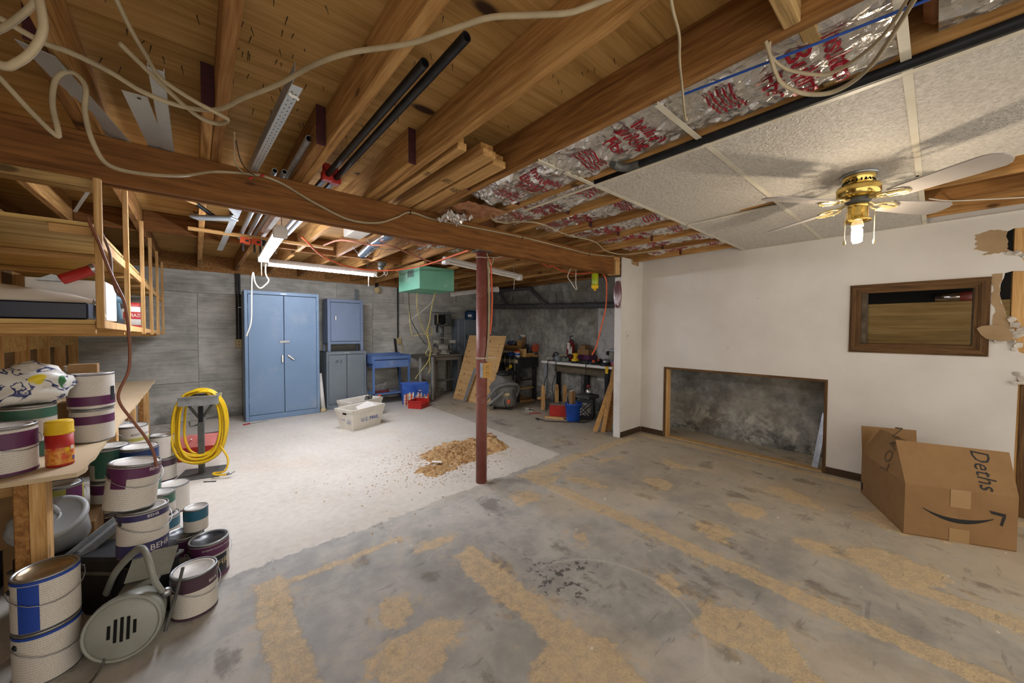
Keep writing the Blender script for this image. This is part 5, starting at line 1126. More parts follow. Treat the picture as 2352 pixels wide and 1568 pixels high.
# mail tubs
def tub(label, x, y, rz, printed):
    t = thing('mail_tub', label, 'tub', (x, y, 0), rz, group='white corrugated plastic tubs'); l, w, h = .44, .25, .265; k = .045
    pl = pm('translucent_white_plastic' if printed else 'milky_plastic', '#e0dbd0', '#d4cec1', 4, .55, dirt=('#9b917e', 3, .3))
    b = MB(); o = [(0, 0), (l, 0), (l, w), (0, w)]; top = [(-k, -k), (l+k, -k), (l+k, w+k), (-k, w+k)]
    for i in range(4):
        j = (i+1) % 4; a, c, d, e = (*o[i], 0), (*o[j], 0), (*top[j], h), (*top[i], h); cx, cy = l/2, w/2
        ins = lambda p: (p[0]+(.006 if p[0] < cx else -.006), p[1]+(.006 if p[1] < cy else -.006), max(p[2], .004))
        b.add([a, c, d, e, ins(a), ins(c), ins(d), ins(e)], [(0, 1, 2, 3), (7, 6, 5, 4), (3, 2, 6, 7)])
    b.add([(*q, .003) for q in o], [(0, 1, 2, 3)]); b.add([(*q, 0) for q in o], [(3, 2, 1, 0)]); b.build('body', pl, t)
    rim = MB(); rr_ = [(-k, -k, h), (l+k, -k, h), (l+k, w+k, h), (-k, w+k, h), (-k, -k, h)]; rim.tube(rr_, .007, 6); rim.build('rim', pl, t)
    for i in range(4):
        j = (i+1) % 4; f0 = .86; A = V((*o[i], 0)).lerp(V((*top[i], h)), f0); B = V((*o[j], 0)).lerp(V((*top[j], h)), f0); A2 = V((*top[i], h)); B2 = V((*top[j], h)); n_ = (B-A).cross(V((0, 0, 1))).normalized()*.006
        MB().add([A+n_, B+n_, B2+n_, A2+n_], [(0, 1, 2, 3)]).build('band', pl, t)
    sl_ = atan2(k, h)
    if printed:
        text(t, 'U.S. MAIL', .072, M['blue'], T(l*.55, -.024-.003, .115) @ rotm('X', R(90)+sl_))
        for (z, s_, y_) in ((.13, .04, .07), (.125, .022, .18)): text(t, ['U R', 'PROPERTY\nOF U S\nPOSTAL\nSERVICE'][s_ < .03], s_, M['blue'], T(-k*z/h-.004, w-y_-.02, z) @ rotm('Y', sl_*1.0) @ Matrix(((0, 0, -1, 0), (-1, 0, 0, 0), (0, 1, 0, 0), (0, 0, 0, 1))))
        hnd = MB().bbox(-.041, -.034, w*.35, w*.62, .20, .222, .003, None).build('hand_hole', M['dark'], t)
    return t
tub('white mail tub in front holding paper, blue lettering on its side', 1.50, 4.81, R(23), True); tub('white plastic tub of hand tools behind the lettered one', 1.66, 5.34, R(20), False)
tag(MB().prism([(0, 0), (.3, .02), (.28, .2), (.05, .15)], 0, .012, T(1.60, 4.88, .20) @ rotm('X', R(18)) @ rotm('Z', R(20))).build('crumpled_paper', M['paper']), 'white paper sheets lying in the lettered tub', 'paper')
for i, (x, y, a, l, c_, lab) in enumerate(((1.86, 5.46, 60, .16, 'black', 'black square tool sticking out of the rear tub'), (1.95, 5.50, 80, .15, 'grayiron', 'grey metal bracket sticking out of the rear tub'), (2.12, 5.60, 75, .12, 'orange', 'orange handle sticking up from the rear tub corner'))):
    d_ = V((cos(R(a))*.6, .1, sin(R(a)))); t = thing('hand_tool', lab, 'tool', (x, y, .17)); MB().tube([(0, 0, -.10), d_*l], .02 if i == 2 else .026, 6, flat=(1, .6)).build('handle', M[c_], t); MB().tube([d_*l*.55, d_*l*.9], .03 if i < 2 else .021, 6, flat=(1, .5)).build('head', M['grayiron' if i < 2 else 'stud'], t)
tag(MB().box(1.75, 1.99, 5.40, 5.52, .004, .07).build('tool_box', M['black']), 'black tool box in the bottom of the rear tub', 'box')
# shopping bag and red bin
t = thing('shopping_bag', 'blue shopping bag printed with orange and white houses before the cart', 'bag', (2.66, 5.92, 0), R(-8))
MB().add([(0, 0, 0), (.42, -.06, 0), (.46, .06, 0), (.03, .16, 0), (-.03, -.05, .36), (.42, -.10, .345), (.47, .13, .36), (.0, .2, .37), (.21, -.10, .355)], [(0, 1, 5, 8, 4), (1, 2, 6, 5), (2, 3, 7, 6), (3, 0, 4, 7), (3, 2, 1, 0)]).build('bag', pm('blue_woven_plastic', '#2a52a8', '#3b66bb', 6, .4), t)
fm_ = lambda p: V((.0+p.x, -.02-p.x*.13-.012-.10*p.y*.6*(1 if p.x < .3 else .5), .0+p.y))
r_ = random.Random(5)
for i in range(15):
    x = .0+.028*i; h_ = r_.uniform(.10, .21); cc = ['paper', 'orange', 'ivory', 'paper', 'cord_o'][i % 5]
    MB().add([fm_(V((x, .0, 0))), fm_(V((x+.027, .0, 0))), fm_(V((x+.027, h_, 0))), fm_(V((x+.0135, h_+.03, 0))), fm_(V((x, h_, 0)))], [(0, 1, 2, 3, 4)]).build('printed_house', M[cc], t)
    for k in range(3): MB().add([fm_(V((x+.008, .03+.05*k, 0)))+V((0, -.002, 0)), fm_(V((x+.019, .03+.05*k, 0)))+V((0, -.002, 0)), fm_(V((x+.019, .05+.05*k, 0)))+V((0, -.002, 0)), fm_(V((x+.008, .05+.05*k, 0)))+V((0, -.002, 0))], [(0, 1, 2, 3)]).build('printed_window', M['blue' if i % 2 else 'red'], t)
MB().add([fm_(V((.27+.05*cos(a*pi/9), .27+.05*sin(a*pi/9), 0)))+V((0, -.003, 0)) for a in range(18)], [tuple(range(18))]).build('round_logo', M['red'], t); MB().add([fm_(V((.27+.034*cos(a*pi/9), .27+.034*sin(a*pi/9), 0)))+V((0, -.005, 0)) for a in range(18)], [tuple(range(18))]).build('round_logo', M['paper'], t)
MB().tube(smooth_path([(.14, -.12, .35), (.17, -.15, .28), (.25, -.17, .24), (.28, -.14, .34)], 5), .008, 6, flat=(1.5, .3)).build('strap', M['blue'], t)
t = thing('parts_bin', 'red plastic stacking bin on the floor in front of the shopping bag', 'bin', (2.75, 5.44, 0), R(34))
b = MB(); l, w, h = .27, .24, .13
for (x0, x1, y0, y1, z1) in ((0, .006, 0, w, h), (l-.006, l, 0, w, h), (0, l, w-.006, w, h), (0, l, 0, .006, h*.6), (0, l, 0, w, .006)): b.bbox(x0, x1, y0, y1, 0, z1, .002)
b.build('bin', M['red'], t); MB().bbox(-.012, l+.012, -.008, .006, h*.5, h*.62, .003).build('front_lip', M['red'], t)
for x in (-.012, l): MB().bbox(x, x+.012, 0, w, h-.02, h, .003).build('side_lip', M['red'], t)

# hanging cords under the air cleaner
def hang(nm, lab, pts, r, c_):
    if nm == 'hanging_cable': r *= .72; c_ = 'paleyellow' if c_ == 'yellow' else c_
    tag(MB().tube(smooth_path(pts, 6), r, 6).build(nm, M[c_]), lab, 'cord')
hang('hanging_cable', 'black cord hanging from the green box to the knot of cords', [(2.22, 4.75, 1.80), (2.24, 4.78, 1.6), (2.28, 4.8, 1.42), (2.36, 4.8, 1.28), (2.42, 4.8, 1.18), (2.48, 4.8, 1.10), (2.51, 4.8, 1.08)], .007, 'blackpl')
hang('hanging_cable', 'yellow cord hanging at the far end of the green box', [(2.24, 4.78, 1.80), (2.25, 4.8, 1.6), (2.26, 4.8, 1.4), (2.28, 4.8, 1.25), (2.32, 4.8, 1.20), (2.42, 4.8, 1.23), (2.50, 4.8, 1.22), (2.55, 4.8, 1.17)], .006, 'yellow')
hang('hanging_cable', 'yellow cord zigzagging down the middle below the green box', [(2.32, 4.7, 1.80), (2.34, 4.75, 1.62), (2.40, 4.8, 1.46), (2.45, 4.8, 1.32), (2.52, 4.8, 1.2), (2.56, 4.8, 1.1), (2.53, 4.8, 1.0), (2.5, 4.8, .95), (2.55, 4.8, .92), (2.58, 4.8, 1.0), (2.57, 4.8, 1.1)], .0065, 'yellow')
hang('hanging_cable', 'long yellow cord looped into a knot with loose tail', [(2.52, 4.55, 1.80), (2.54, 4.7, 1.6), (2.55, 4.78, 1.4), (2.52, 4.8, 1.28), (2.55, 4.8, 1.2), (2.60, 4.8, 1.24), (2.59, 4.8, 1.32), (2.54, 4.8, 1.30), (2.54, 4.8, 1.15), (2.58, 4.8, .98), (2.56, 4.8, .85), (2.57, 4.8, .72), (2.54, 4.8, .66)], .0065, 'yellow')
hang('hanging_cable', 'yellow cord tail slanting away below the knot', [(2.57, 4.8, .97), (2.55, 4.8, .86), (2.48, 4.8, .76), (2.40, 4.8, .68), (2.34, 4.8, .60)], .006, 'yellow')
hang('hanging_cable', 'white cord running from green box down to the wall socket', [(2.53, 4.6, 1.80), (2.54, 4.7, 1.68), (2.52, 4.9, 1.58), (2.56, 5.4, 1.45), (2.66, 6.0, 1.30), (2.84, 6.5, 1.15), (2.93, 6.70, 1.10)], .0055, 'wire_w')
hang('hanging_cable', 'white flex from green box to the low unlit tube light', [(2.62, 4.8, 1.80), (2.8, 4.95, 1.77), (3.1, 5.2, 1.74), (3.35, 5.5, 1.77), (3.5, 5.75, 1.88)], .005, 'wire_w')
hang('hanging_cable', 'short yellow cord from the wall socket behind the cart', [(2.955, 6.71, 1.06), (2.985, 6.69, .98), (3.0, 6.69, .8)], .008, 'yellow')

# grinder bench
t = thing('steel_bench', 'grey timber bench with grinder and vise in the back corner', 'bench', (3.37, 6.20, 0))
old = wood('greyed_timber', '#4a443c', '#6b6459', '#837b6e', 0, knots=.2); oldz = wood('greyed_timber_upright', '#4a443c', '#655e54', '#7b7468', 2, knots=.2)
MB().bbox(-.22, .69, 0, .54, .775, .812, .004).build('top', old, t)
MB().bbox(.081, .599, .02, .05, .70, .774, .003).build('apron', old, t)
for (x, y) in ((.01, .02), (.60, .02), (.3, .45), (.60, .45)): MB().bbox(x, x+.07, y, y+.06, 0, .774, .004).build('leg', oldz, t)
MB().bbox(-.1, .01, .04, .07, .30, .35, .003).build('rail', old, t); MB().bbox(.085, .64, .2, .24, .28, .31, .003).build('rail', old, t); MB().bbox(.04, .07, .081, .50, .28, .31, .003).build('rail', old, t)
for i, (x, y) in enumerate(((3.06, 6.12), (3.27, 6.05))): tag(MB().bbox(x, x+.045, y, y+.03, 0, .79, .004).build('metal_upright', M['galv']), ['pale green metal upright beside the cart, left post of a stand', 'pale metal upright between the knot of cords and the bench leg'][i] if 0 else ['pale metal upright standing beside the blue cart', 'pale metal upright standing by the grey bench leg'][i], 'post')
tag(MB().bbox(3.0, 3.36, 6.07, 6.20, .791, .812, .003).build('board', M['grayiron']), 'grey board laid across the two pale uprights', 'board')
t = thing('bench_grinder', 'grey bench grinder with two wheel guards and lamp plates', 'grinder', (3.68, 6.36, .813), R(-12)); gr = pm('dusty_grey_enamel', '#8d8b80', '#a09d92', 8, .6)
MB().bbox(-.10, .12, -.06, .06, 0, .03, .006).build('base', gr, t); MB().prism([(-.06, .03), (.07, .03), (.04, .08), (-.03, .08)], -.04, .04, rotm('X', R(90))).build('pedestal', gr, t)
MB().lathe([(.001, -.10), (.05, -.10), (.068, -.08), (.072, 0), (.068, .08), (.05, .10), (.001, .10)], 20, T(0, 0, .135) @ rotm('Y', R(90))).build('motor', gr, t)
for s_ in (-1, 1):
    MB().lathe([(.001, -.02), (.07, -.02), (.075, -.01), (.075, .015), (.001, .02)], 18, T(s_*.155, 0, .14) @ rotm('Y', R(90))).build('wheel_guard', M['grayiron'], t); MB().bbox(s_*.17-.05, s_*.17+.06, -.11, -.02, .22, .28, .004, None).build('eye_shield', gr, t); MB().tube([(s_*.15, -.06, .22), (s_*.155, -.04, .18)], .008, 6).build('arm', M['steel'], t)
t = thing('bench_vise', 'grey bench vise at the corner of the grey timber bench', 'vise', (3.42, 6.24, .813), R(20))
MB().lathe([(.001, 0), (.07, 0), (.07, .02), (.045, .04), (.001, .04)], 16).build('base', gr, t); MB().prism([(-.06, .04), (.06, .04), (.07, .12), (.04, .15), (-.02, .13), (-.07, .10)], -.035, .035, rotm('X', R(90))).build('body', gr, t); MB().bbox(-.13, -.08, -.045, .045, .05, .15, .01).build('jaw', gr, t); MB().tube([(-.16, 0, .07), (.0, 0, .07)], .014, 8).build('screw', M['steel'], t); MB().tube([(-.155, -.07, .05), (-.155, .07, .09)], .006, 6).build('bar', M['steel'], t)
t = thing('drill_press', 'old bench drill press with three-spoke handle and belt cover', 'drill press', (3.80, 6.58, .813))
MB().bbox(-.12, .10, -.14, .08, 0, .02, .004).build('base', M['grayiron'], t); MB().tube([(0, 0, .02), (0, 0, .80)], .03, 14).build('column', M['grayiron'], t)
MB().bbox(-.17, .06, -.16, .02, .31, .33, .004).build('table', gr, t); MB().bbox(-.16, .05, -.06, .05, .58, .78, .012).build('head', M['black'], t); MB().bbox(.05, .20, -.05, .06, .56, .80, .015).build('motor', M['grayiron'], t)
MB().bbox(-.22, .26, -.07, .07, .82, .835, .006).build('belt_cover', M['cabgrey'], t); MB().lathe([(.03, .836), (.03, .86), (.01, .87)], 12, T(.16, 0, 0)).build('pulley_cap', M['cabgrey'], t)
MB().tube([(-.17, -.09, .76), (-.17, -.09, .50)], .024, 10).build('quill', M['black'], t); MB().lathe([(.001, 0), (.016, .01), (.024, .05), (.02, .08)], 12, T(-.17, -.09, .42)).build('chuck', M['black'], t); MB().tube([(-.175, -.125, .60), (-.175, -.125, .80)], .008, 6).build('depth_stop', M['ivory'], t)
hb = MB().lathe([(.001, -.02), (.035, -.018), (.04, 0), (.03, .04)], 16, T(-.09, -.10, .56) @ rotm('X', R(90))).build('feed_hub', M['steel'], t)
for a in (20, 145, 265):
    q = V((-.09+.16*cos(R(a)), -.14, .56+.16*sin(R(a)))); MB().tube([(-.09, -.11, .56), q], .008, 6).build('spoke', M['steel'], hb); MB().ball(q, .014, 8, 6).build('knob', M['black'], hb)
t = thing('metal_locker', 'dark grey metal locker in the corner behind the plywood sheet', 'locker', (4.13, 6.42, 0)); MB().bbox(0, .70, 0, .33, 0, 1.515, .005).build('casing', M['cabgrey'], t); dd = MB().bbox(.10, .68, -.008, 0, .05, 1.48, .004).build('door', M['cabgrey'], t); MB().bbox(.13, .15, -.02, -.008, 1.1, 1.2, .003).build('latch', M['black'], dd); MB().bbox(-.06, -.005, -.01, .06, .85, 1.5, .004).build('side_pipe', M['cabgrey'], t)
t = thing('blue_drum', 'dark blue plastic drum on top of the metal locker', 'drum', (4.48, 6.56, 1.517)); MB().lathe([(.001, 0), (.12, 0), (.125, .02), (.125, .15), (.1, .19), (.001, .2)], 22).build('drum', pm('dark_blue_plastic', '#1d3f63', '#173350', 8, .5), t); text(t, 'Taskit', .06, M['paper'], rotm('Z', R(-35)) @ T(0, -.127, .09) @ rotm('X', R(90)), bend=.127) if 0 else MB().lathe([(.126, .06), (.126, .10)], 8, a0=R(-150), a1=R(-115)).build('pale_label', M['paper'], t)

# plywood sheet leaning with a channel
t = thing('plywood_sheet', 'plywood sheet with knots leaning on its edge behind the post', 'plywood', (3.68, 5.97, 0))
A = V((0, 0, 0)); B = V((.06, -1.04, 0)); C_ = V((.34, -.04, 1.19)); n_ = (B-A).cross(C_-A).normalized()*-.012; D_ = B+(C_-A)
MB().add([A, B, D_, C_, A+n_, B+n_, D_+n_, C_+n_], [(0, 1, 2, 3), (7, 6, 5, 4), (0, 4, 5, 1), (1, 5, 6, 2), (2, 6, 7, 3), (3, 7, 4, 0)]).build('sheet', wood('pale_plywood', '#b58d58', '#cda670', '#dcb985', 1, sc=.6, knots=.0, bump=.08), t)
kn = pm('plywood_knot', '#5f3c1e', '#6f4a28', 20, .8); r_ = random.Random(8)
nn = (B-A).cross(C_-A).normalized(); nn = nn if nn.x < 0 else -nn
for i in range(30):
    u, v = r_.choice((.12, .17, .62, .70, .9))+r_.uniform(-.03, .03), r_.uniform(.04, .96); p = A+(B-A)*u+(C_-A)*v+nn*.0012; e1 = (B-A).normalized(); e2 = (C_-A).normalized(); q = r_.uniform(.008, .02)
    MB().add([p+e1*cos(k*pi/4)*q*.7+e2*sin(k*pi/4)*q for k in range(8)], [tuple(range(8))]).build('knot', kn, t)
ub = V((3.66, 5.52, 0)); ut = ub+(C_-A).normalized()*.62+V((0, -.10, 0))
plate('steel_channel', 'grey steel channel leaning on the plywood sheet', ub-V((.02, 0, 0)), ut-V((.03, 0, 0)), .06, .02, M['galv'], 'channel', (-1, 0, .3))
# shop vacuum
t = thing('shop_vacuum', 'dusty grey shop vacuum with coiled hose beside the plywood', 'vacuum', (3.86, 4.68, 0), R(-40)); vg = pm('dusty_grey_plastic', '#5c5d5c', '#77756f', 6, .7, dirt=('#a39b8b', 4, .5))
MB().lathe([(.001, .05), (.20, .05), (.215, .10), (.225, .30), (.22, .33)], 24).build('drum', vg, t); MB().lathe([(.235, .31), (.235, .36), (.20, .42), (.14, .47), (.13, .54), (.09, .57), (.001, .575)], 24).build('motor_head', vg, t)
MB().tube(smooth_path([(-.1, -.05, .55), (-.05, -.05, .61), (.05, -.05, .61), (.10, -.05, .55)], 4), .014, 8).build('handle', M['blackpl'], t)
MB().tube(smooth_path([(.20, -.04, .20), (.24, -.08, .32), (.20, -.20, .42), (.05, -.25, .43), (-.10, -.26, .38), (-.22, -.25, .25), (-.30, -.22, .15), (-.27, -.26, .10), (-.15, -.27, .18), (.0, -.25, .30)], 8), .028, 10).build('hose', vg, t)
MB().tube(smooth_path([(.15, -.15, .36), (.18, -.22, .25), (.2, -.23, .1), (.1, -.24, .03), (.02, -.22, .12), (.05, -.2, .3)], 6), .007, 6).build('cord', M['blackpl'], t)
for a in range(4): MB().lathe([(.001, -.015), (.04, -.015), (.04, .015), (.001, .015)], 12, T(.17*cos(a*pi/2+.5), .17*sin(a*pi/2+.5), .04) @ rotm('Y', R(90))).build('caster', M['blackpl'], t)
MB().bbox(.06, .10, -.245, -.225, .12, .18, .003).build('tag', M['orange'], t); MB().lathe([(.2255, .24), (.2255, .28)], 8, a0=R(-105), a1=R(-65)).build('pale_label', M['ivory'], t)
tag(lump((3.74, 4.50, .60), .14, .11, .045, 1.7, .25, 16, 10).build('dark_rag', M['blackpl']), 'dark cloth heaped on top of the shop vacuum', 'cloth')
# black steel bench with clamps
t = thing('steel_workbench', 'black steel workbench against the foundation wall hung with clamps', 'bench', (4.33, 4.84, 0)); bs = pm('blackened_steel', '#232325', '#313133', 14, .55, .2, dirt=('#55504a', 5, .4))
MB().bbox(0, .49, 0, 1.0, .765, .80, .004).build('top', bs, t); MB().bbox(.0, .49, .0, .03, .62, .764, .004).build('apron', bs, t); MB().bbox(-.004, .02, .031, 1.0, .70, .764, .004).build('rail', M['ivory'], t)
for (x, y) in ((.01, .035), (.42, .035), (.01, .92), (.42, .92)): MB().bbox(x, x+.055, y, y+.05, 0, .764, .004).build('leg', bs, t)
MB().bbox(.066, .42, .05, .08, .22, .25, .003).build('rail', M['oldply'], t); MB().bbox(.07, .42, .04, .07, .38, .40, .003).build('rail', bs, t)
for i in range(9):
    y = 4.90+.045*i; t = thing('bar_clamp', {1: 'bar clamp with a red grip hung along the black bench', 2: 'bar clamp with a yellow jaw hung along the black bench', 4: 'bar clamp with a wooden jaw hung along the black bench'}.get(i, 'all-black bar clamp hanging on the edge rail of the black bench'), 'clamp', (4.30, y, .0), group='bar clamps hung along the black bench')
    zb = .30+.05*((i*5) % 4); MB().bbox(-.012, -.004, -.006, .006, zb, .84, .002).build('bar', M['steel'] if i % 3 == 0 else M['black'], t); MB().bbox(-.06, .024, -.01, .01, .805, .83, .004).build('fixed_jaw', M['blackpl'], t); zs_ = .50+.05*(i % 3)
    MB().bbox(-.06, .0, -.012, .012, zs_, zs_+.07, .006).build('sliding_jaw', M['yellow'] if i == 2 else (M['stud'] if i == 4 else M['blackpl']), t); MB().tube([(-.05, 0, zs_-.1), (-.05, 0, zs_)], .011, 8).build('grip', M['red'] if i == 1 else M['blackpl'], t)
ZT = .801
t = thing('glue_tub', 'white tub with blue and orange label on the black bench corner', 'tub', (4.40, 4.95, ZT)); MB().lathe([(.001, 0), (.048, 0), (.05, .12), (.001, .12)], 18).build('tub', M['paper'], t); MB().lathe([(.0515, .09), (.0525, .12), (.001, .122)], 18).build('lid', M['orange'], t); MB().lathe([(.0505, .04), (.051, .075)], 18).build('band', M['blue'], t)
tag(lump((4.42, 5.15, ZT+.04), .08, .07, .045, 5.1, .3, 16, 10).build('blue_plastic_bag', M['blue']), 'crumpled blue plastic bag behind the glue tub', 'bag')
t = thing('tool_caddy', 'long wooden caddy full of pliers on the black bench', 'caddy', (4.50, 4.86, ZT), R(0)); MB().bbox(0, .05, -.0, .02, 0, .16, .01).build('end', M['stud'], t); b = MB(); b.bbox(.05, .32, 0, .015, 0, .075, .003); b.bbox(.05, .32, .14, .155, 0, .075, .003); b.bbox(.05, .32, .0, .155, 0, .01, .003); b.build('tray', M['board_x'], t); MB().bbox(.0, .05, .021, .155, 0, .15, .005).build('end', M['stud'], t)
r_ = random.Random(11)
for i in range(7):
    t = thing('pliers', 'dark gripped pliers standing in the wooden caddy', 'pliers', (4.57+.018*i, 4.90+.03*(i % 3), ZT+.012), group='pliers in the wooden caddy')
    for s_ in (-1, 1): MB().tube([(0, 0, .0), (s_*.006+r_.uniform(-.01, .01), 0, .10), (s_*.022+.02*(i % 3-1), .0, .20+.02*(i % 2))], .008, 6).build('grip', pm('dark_red_grip', '#3a2226', '#2a1b1e', 9, .5) if s_ < 0 and i == 0 else M['blackpl'], t)
    MB().tube([(0, 0, .0), (0, 0, .06)], .009, 6).build('jaws', M['steel'], t)
for i in range(4):
    x = 4.73+.022*i; t = thing('orange_clamp', 'orange handled spring clamp standing at the end of the caddy', 'clamp', (x, 4.83-.03*(i % 2)+.05, ZT+.09 if i < 2 else ZT+.08), group='orange clamps beside the wooden caddy')
    for s_ in (-1, 1): MB().tube([(0, 0, 0), (s_*.018, 0, .08), (s_*.03+.01*i-.02, 0, .16 if i % 2 else .11)], .011, 8).build('handle', M['orange'], t)
    MB().bbox(-.012, .012, -.01, .01, -.05, .02, .003).build('jaw', M['grayiron'], t)
tag(MB().bbox(4.71, 4.82, 4.80+.04, 4.93, ZT, ZT+.035, .003).build('wood_block', M['board_x']), 'wood block under the orange clamps', 'block')
for i, (z0, z1, x0, c_, lab) in enumerate(((0, .05, 4.62, 'grayiron', 'lowest flat box of the pile at the back of the black bench'), (.051, .09, 4.60, 'paper', 'flat white box in the pile behind the pliers'), (.091, .15, 4.62, 'cardboard', 'brown box in the pile behind the pliers'), (.151, .20, 4.61, 'board_x', 'thin wooden case on the pile behind the pliers'))):
    tag(MB().bbox(x0, 4.83, 5.25, 5.60, ZT+z0, ZT+z1, .003).build('flat_box', M[c_]), lab, 'box')
tag(lump((4.70, 5.40, ZT+.245), .12, .16, .05, 2.2, .2, 18, 10).build('denim_pouch', pm('denim_cloth', '#3a4560', '#4a5570', 20, .95)), 'faded denim tool pouch on top of the box pile', 'pouch')
t = thing('meter_box', 'grey instrument with white top standing on the box pile', 'meter', (4.72, 5.235, ZT)); MB().bbox(0, .09, -.06, .0, 0, .36, .004).build('case', M['cardboard'], t); MB().bbox(0, .09, -.06, 0, .361, .41, .004).build('top', M['paper'], t); MB().bbox(-.07, -.005, -.05, -.01, .30, .38, .004).build('meter', M['cabgrey'], t)
MB().bbox(-.10, .0, -.05, -.01, 0, .298, .003).build('support', M['board_x'], t)
plate('thin_stick', 'thin pale stick poking up from the box pile', (4.60, 5.30, ZT+.20), (4.74, 5.20, ZT+.56), .008, .006, M['stud'], 'stick')

# white bench
t = thing('white_workbench', 'long white-topped bench on steel legs by the return wall', 'bench', (4.42, 2.95, 0))
MB().bbox(0, .40, 0, 1.42, .742, .782, .006).build('top', M['white'], t)
MB().bbox(.20, .24, .10, 1.30, .60, .735, .004).build('back_board', wood('drab_board', '#4d4535', '#6d6250', '#857962', 1), t)
for (x, y, c_) in ((.02, 1.32, 'galv'), (.02, .10, 'black'), (.30, .75, 'grayiron'), (.34, .70, 'black'), (.34, 1.32, 'black')): MB().bbox(x, x+.05, y, y+.06, 0, .741, .004).build('leg', M[c_], t)
ZW = .783
tag(MB().bbox(4.405, 4.419, 3.02, 3.07, .62, .80, .002).build('tape_strip', M['yellow']) if 0 else MB().bbox(4.405, 4.4185, 3.03, 3.075, .68, .782, .002).build('level_stick', M['yellow']), 'yellow and black strip clipped to the white bench edge', 'strip')
t = thing('angle_drill', 'grey corded drill lying at the far end of the white bench', 'drill', (4.50, 4.25, ZW), R(-35)); MB().lathe([(.001, 0), (.02, 0), (.032, .04), (.034, .16), (.03, .2), (.001, .2)], 14, T(-.06, 0, .036) @ rotm('Y', R(90))).build('body', gr, t); MB().bbox(.05, .16, -.03, .03, 0, .10, .01).build('gearbox', M['blackpl'], t); MB().lathe([(.03, -.02), (.045, -.02), (.045, .02), (.03, .02)], 14, T(.11, .0, .10) @ rotm('X', R(90))).build('ring', M['black'], t)
t = thing('belt_sander', 'grey green machine with round housing on the white bench', 'sander', (4.52, 3.98, ZW), R(-30)); MB().bbox(-.09, .10, -.045, .045, 0, .075, .012).build('body', pm('grey_green_enamel', '#6f7b74', '#7d8982', 9, .5), t); MB().lathe([(.001, -.05), (.055, -.05), (.055, .05), (.001, .05)], 16, T(-.08, 0, .056) @ rotm('X', R(90))).build('drum', M['cabgrey'], t); MB().bbox(-.06, .10, -.02, .02, .10, .115, .004).build('handle', M['ivory'], t); MB().bbox(.05, .08, -.015, .015, .074, .101, .003).build('handle_post', M['ivory'], t)
t = thing('orbital_sander', 'yellow and black orbital sander on the white bench', 'sander', (4.50, 3.70, ZW)); MB().lathe([(.001, 0), (.055, 0), (.06, .01), (.058, .03), (.001, .03)], 20).build('pad', M['black'], t); MB().lathe([(.06, .031), (.062, .05), (.045, .065), (.03, .075), (.03, .105), (.05, .12), (.052, .14), (.03, .155), (.001, .155)], 20).build('body', M['yellow'], t); MB().tube(smooth_path([(-.05, 0, .12), (-.1, .05, .13), (-.12, .1, .07)], 4), .012, 8).build('dust_port', M['blackpl'], t)
t = thing('fire_extinguisher', 'red fire extinguisher with white tag at the back of the white bench', 'extinguisher', (4.72, 3.98, ZW)); MB().lathe([(.001, 0), (.065, 0), (.068, .02), (.068, .27), (.05, .315), (.02, .33), (.02, .35), (.001, .35)], 20).build('cylinder', pm('dark_red_enamel', '#86282c', '#75211f', 9, .4), t); MB().tube([(0, 0, .35), (-.03, 0, .40), (.05, -.01, .42)], .009, 6).build('lever', M['black'], t); MB().lathe([(.0695, .12), (.0695, .24)], 8, a0=R(-170), a1=R(-120)).build('label', M['paper'], t); MB().bbox(-.09, -.066, -.05, .0, .2, .31, .003).build('tag', M['paper'], t); MB().tube(smooth_path([(.02, 0, .36), (.07, 0, .33), (.075, 0, .2)], 4), .008, 6).build('hose', M['black'], t)
for i, (x0, x1, y0, y1, z0, z1, c_, lab) in enumerate(((4.60, 4.80, 3.55, 3.86, 0, .04, 'cabgrey', 'grey blue flat case under the maroon box on the white bench'), (4.62, 4.81, 3.52, 3.84, .041, .12, 'purple', 'maroon box stacked on the white bench'), (4.65, 4.80, 3.56, 3.78, .121, .21, 'cardboard', 'small open cardboard box on the maroon box'))): tag(MB().bbox(x0, x1, y0, y1, ZW+z0, ZW+z1, .003).build('stacked_box', M[c_]), lab, 'box')
tag(MB().prism([(0, 0), (.12, .02), (.13, .07), (.0, .06)], 0, .10, T(4.64, 3.62, ZW+.212) @ rotm('X', R(90)) @ T(0, 0, -.1)).build('box_flap', M['cardboard']), 'raised cardboard lid above the small open box', 'box')
t = thing('cordless_tools', 'black and blue power tool lying on the white bench middle', 'tool', (4.50, 3.50, ZW), R(-60)); MB().bbox(-.06, .06, -.03, .03, 0, .06, .012).build('body', M['blackpl'], t); MB().tube([(.05, 0, .03), (.13, .02, .02)], .018, 8).build('grip', M['blue'], t); MB().bbox(-.1, -.06, -.03, .03, .0, .04, .006).build('battery', M['black'], t)
t = thing('impact_driver', 'black tool with orange grips lying on the white bench', 'tool', (4.49, 3.34, ZW), R(-50)); MB().lathe([(.001, 0), (.03, .01), (.03, .12), (.015, .15), (.001, .15)], 12, T(-.05, 0, .03) @ rotm('Y', R(90))).build('body', M['blackpl'], t); MB().ball((.0, -.02, .05), .025, 10, 6).build('cap', M['orange'], t); MB().ball((.07, .02, .06), .022, 10, 6).build('knob', M['orange'], t)
t = thing('circular_sander', 'black round-based tool with steel top at the near end of the white bench', 'tool', (4.49, 3.12, ZW)); MB().lathe([(.001, 0), (.085, 0), (.09, .01), (.085, .04), (.06, .05), (.001, .05)], 22).build('base', M['blackpl'], t); MB().lathe([(.055, .051), (.05, .09), (.03, .1), (.001, .1)], 18).build('motor', M['steel'], t); MB().ball((.0, -.10, .025), .022, 10, 6).build('knob', M['orange'], t)
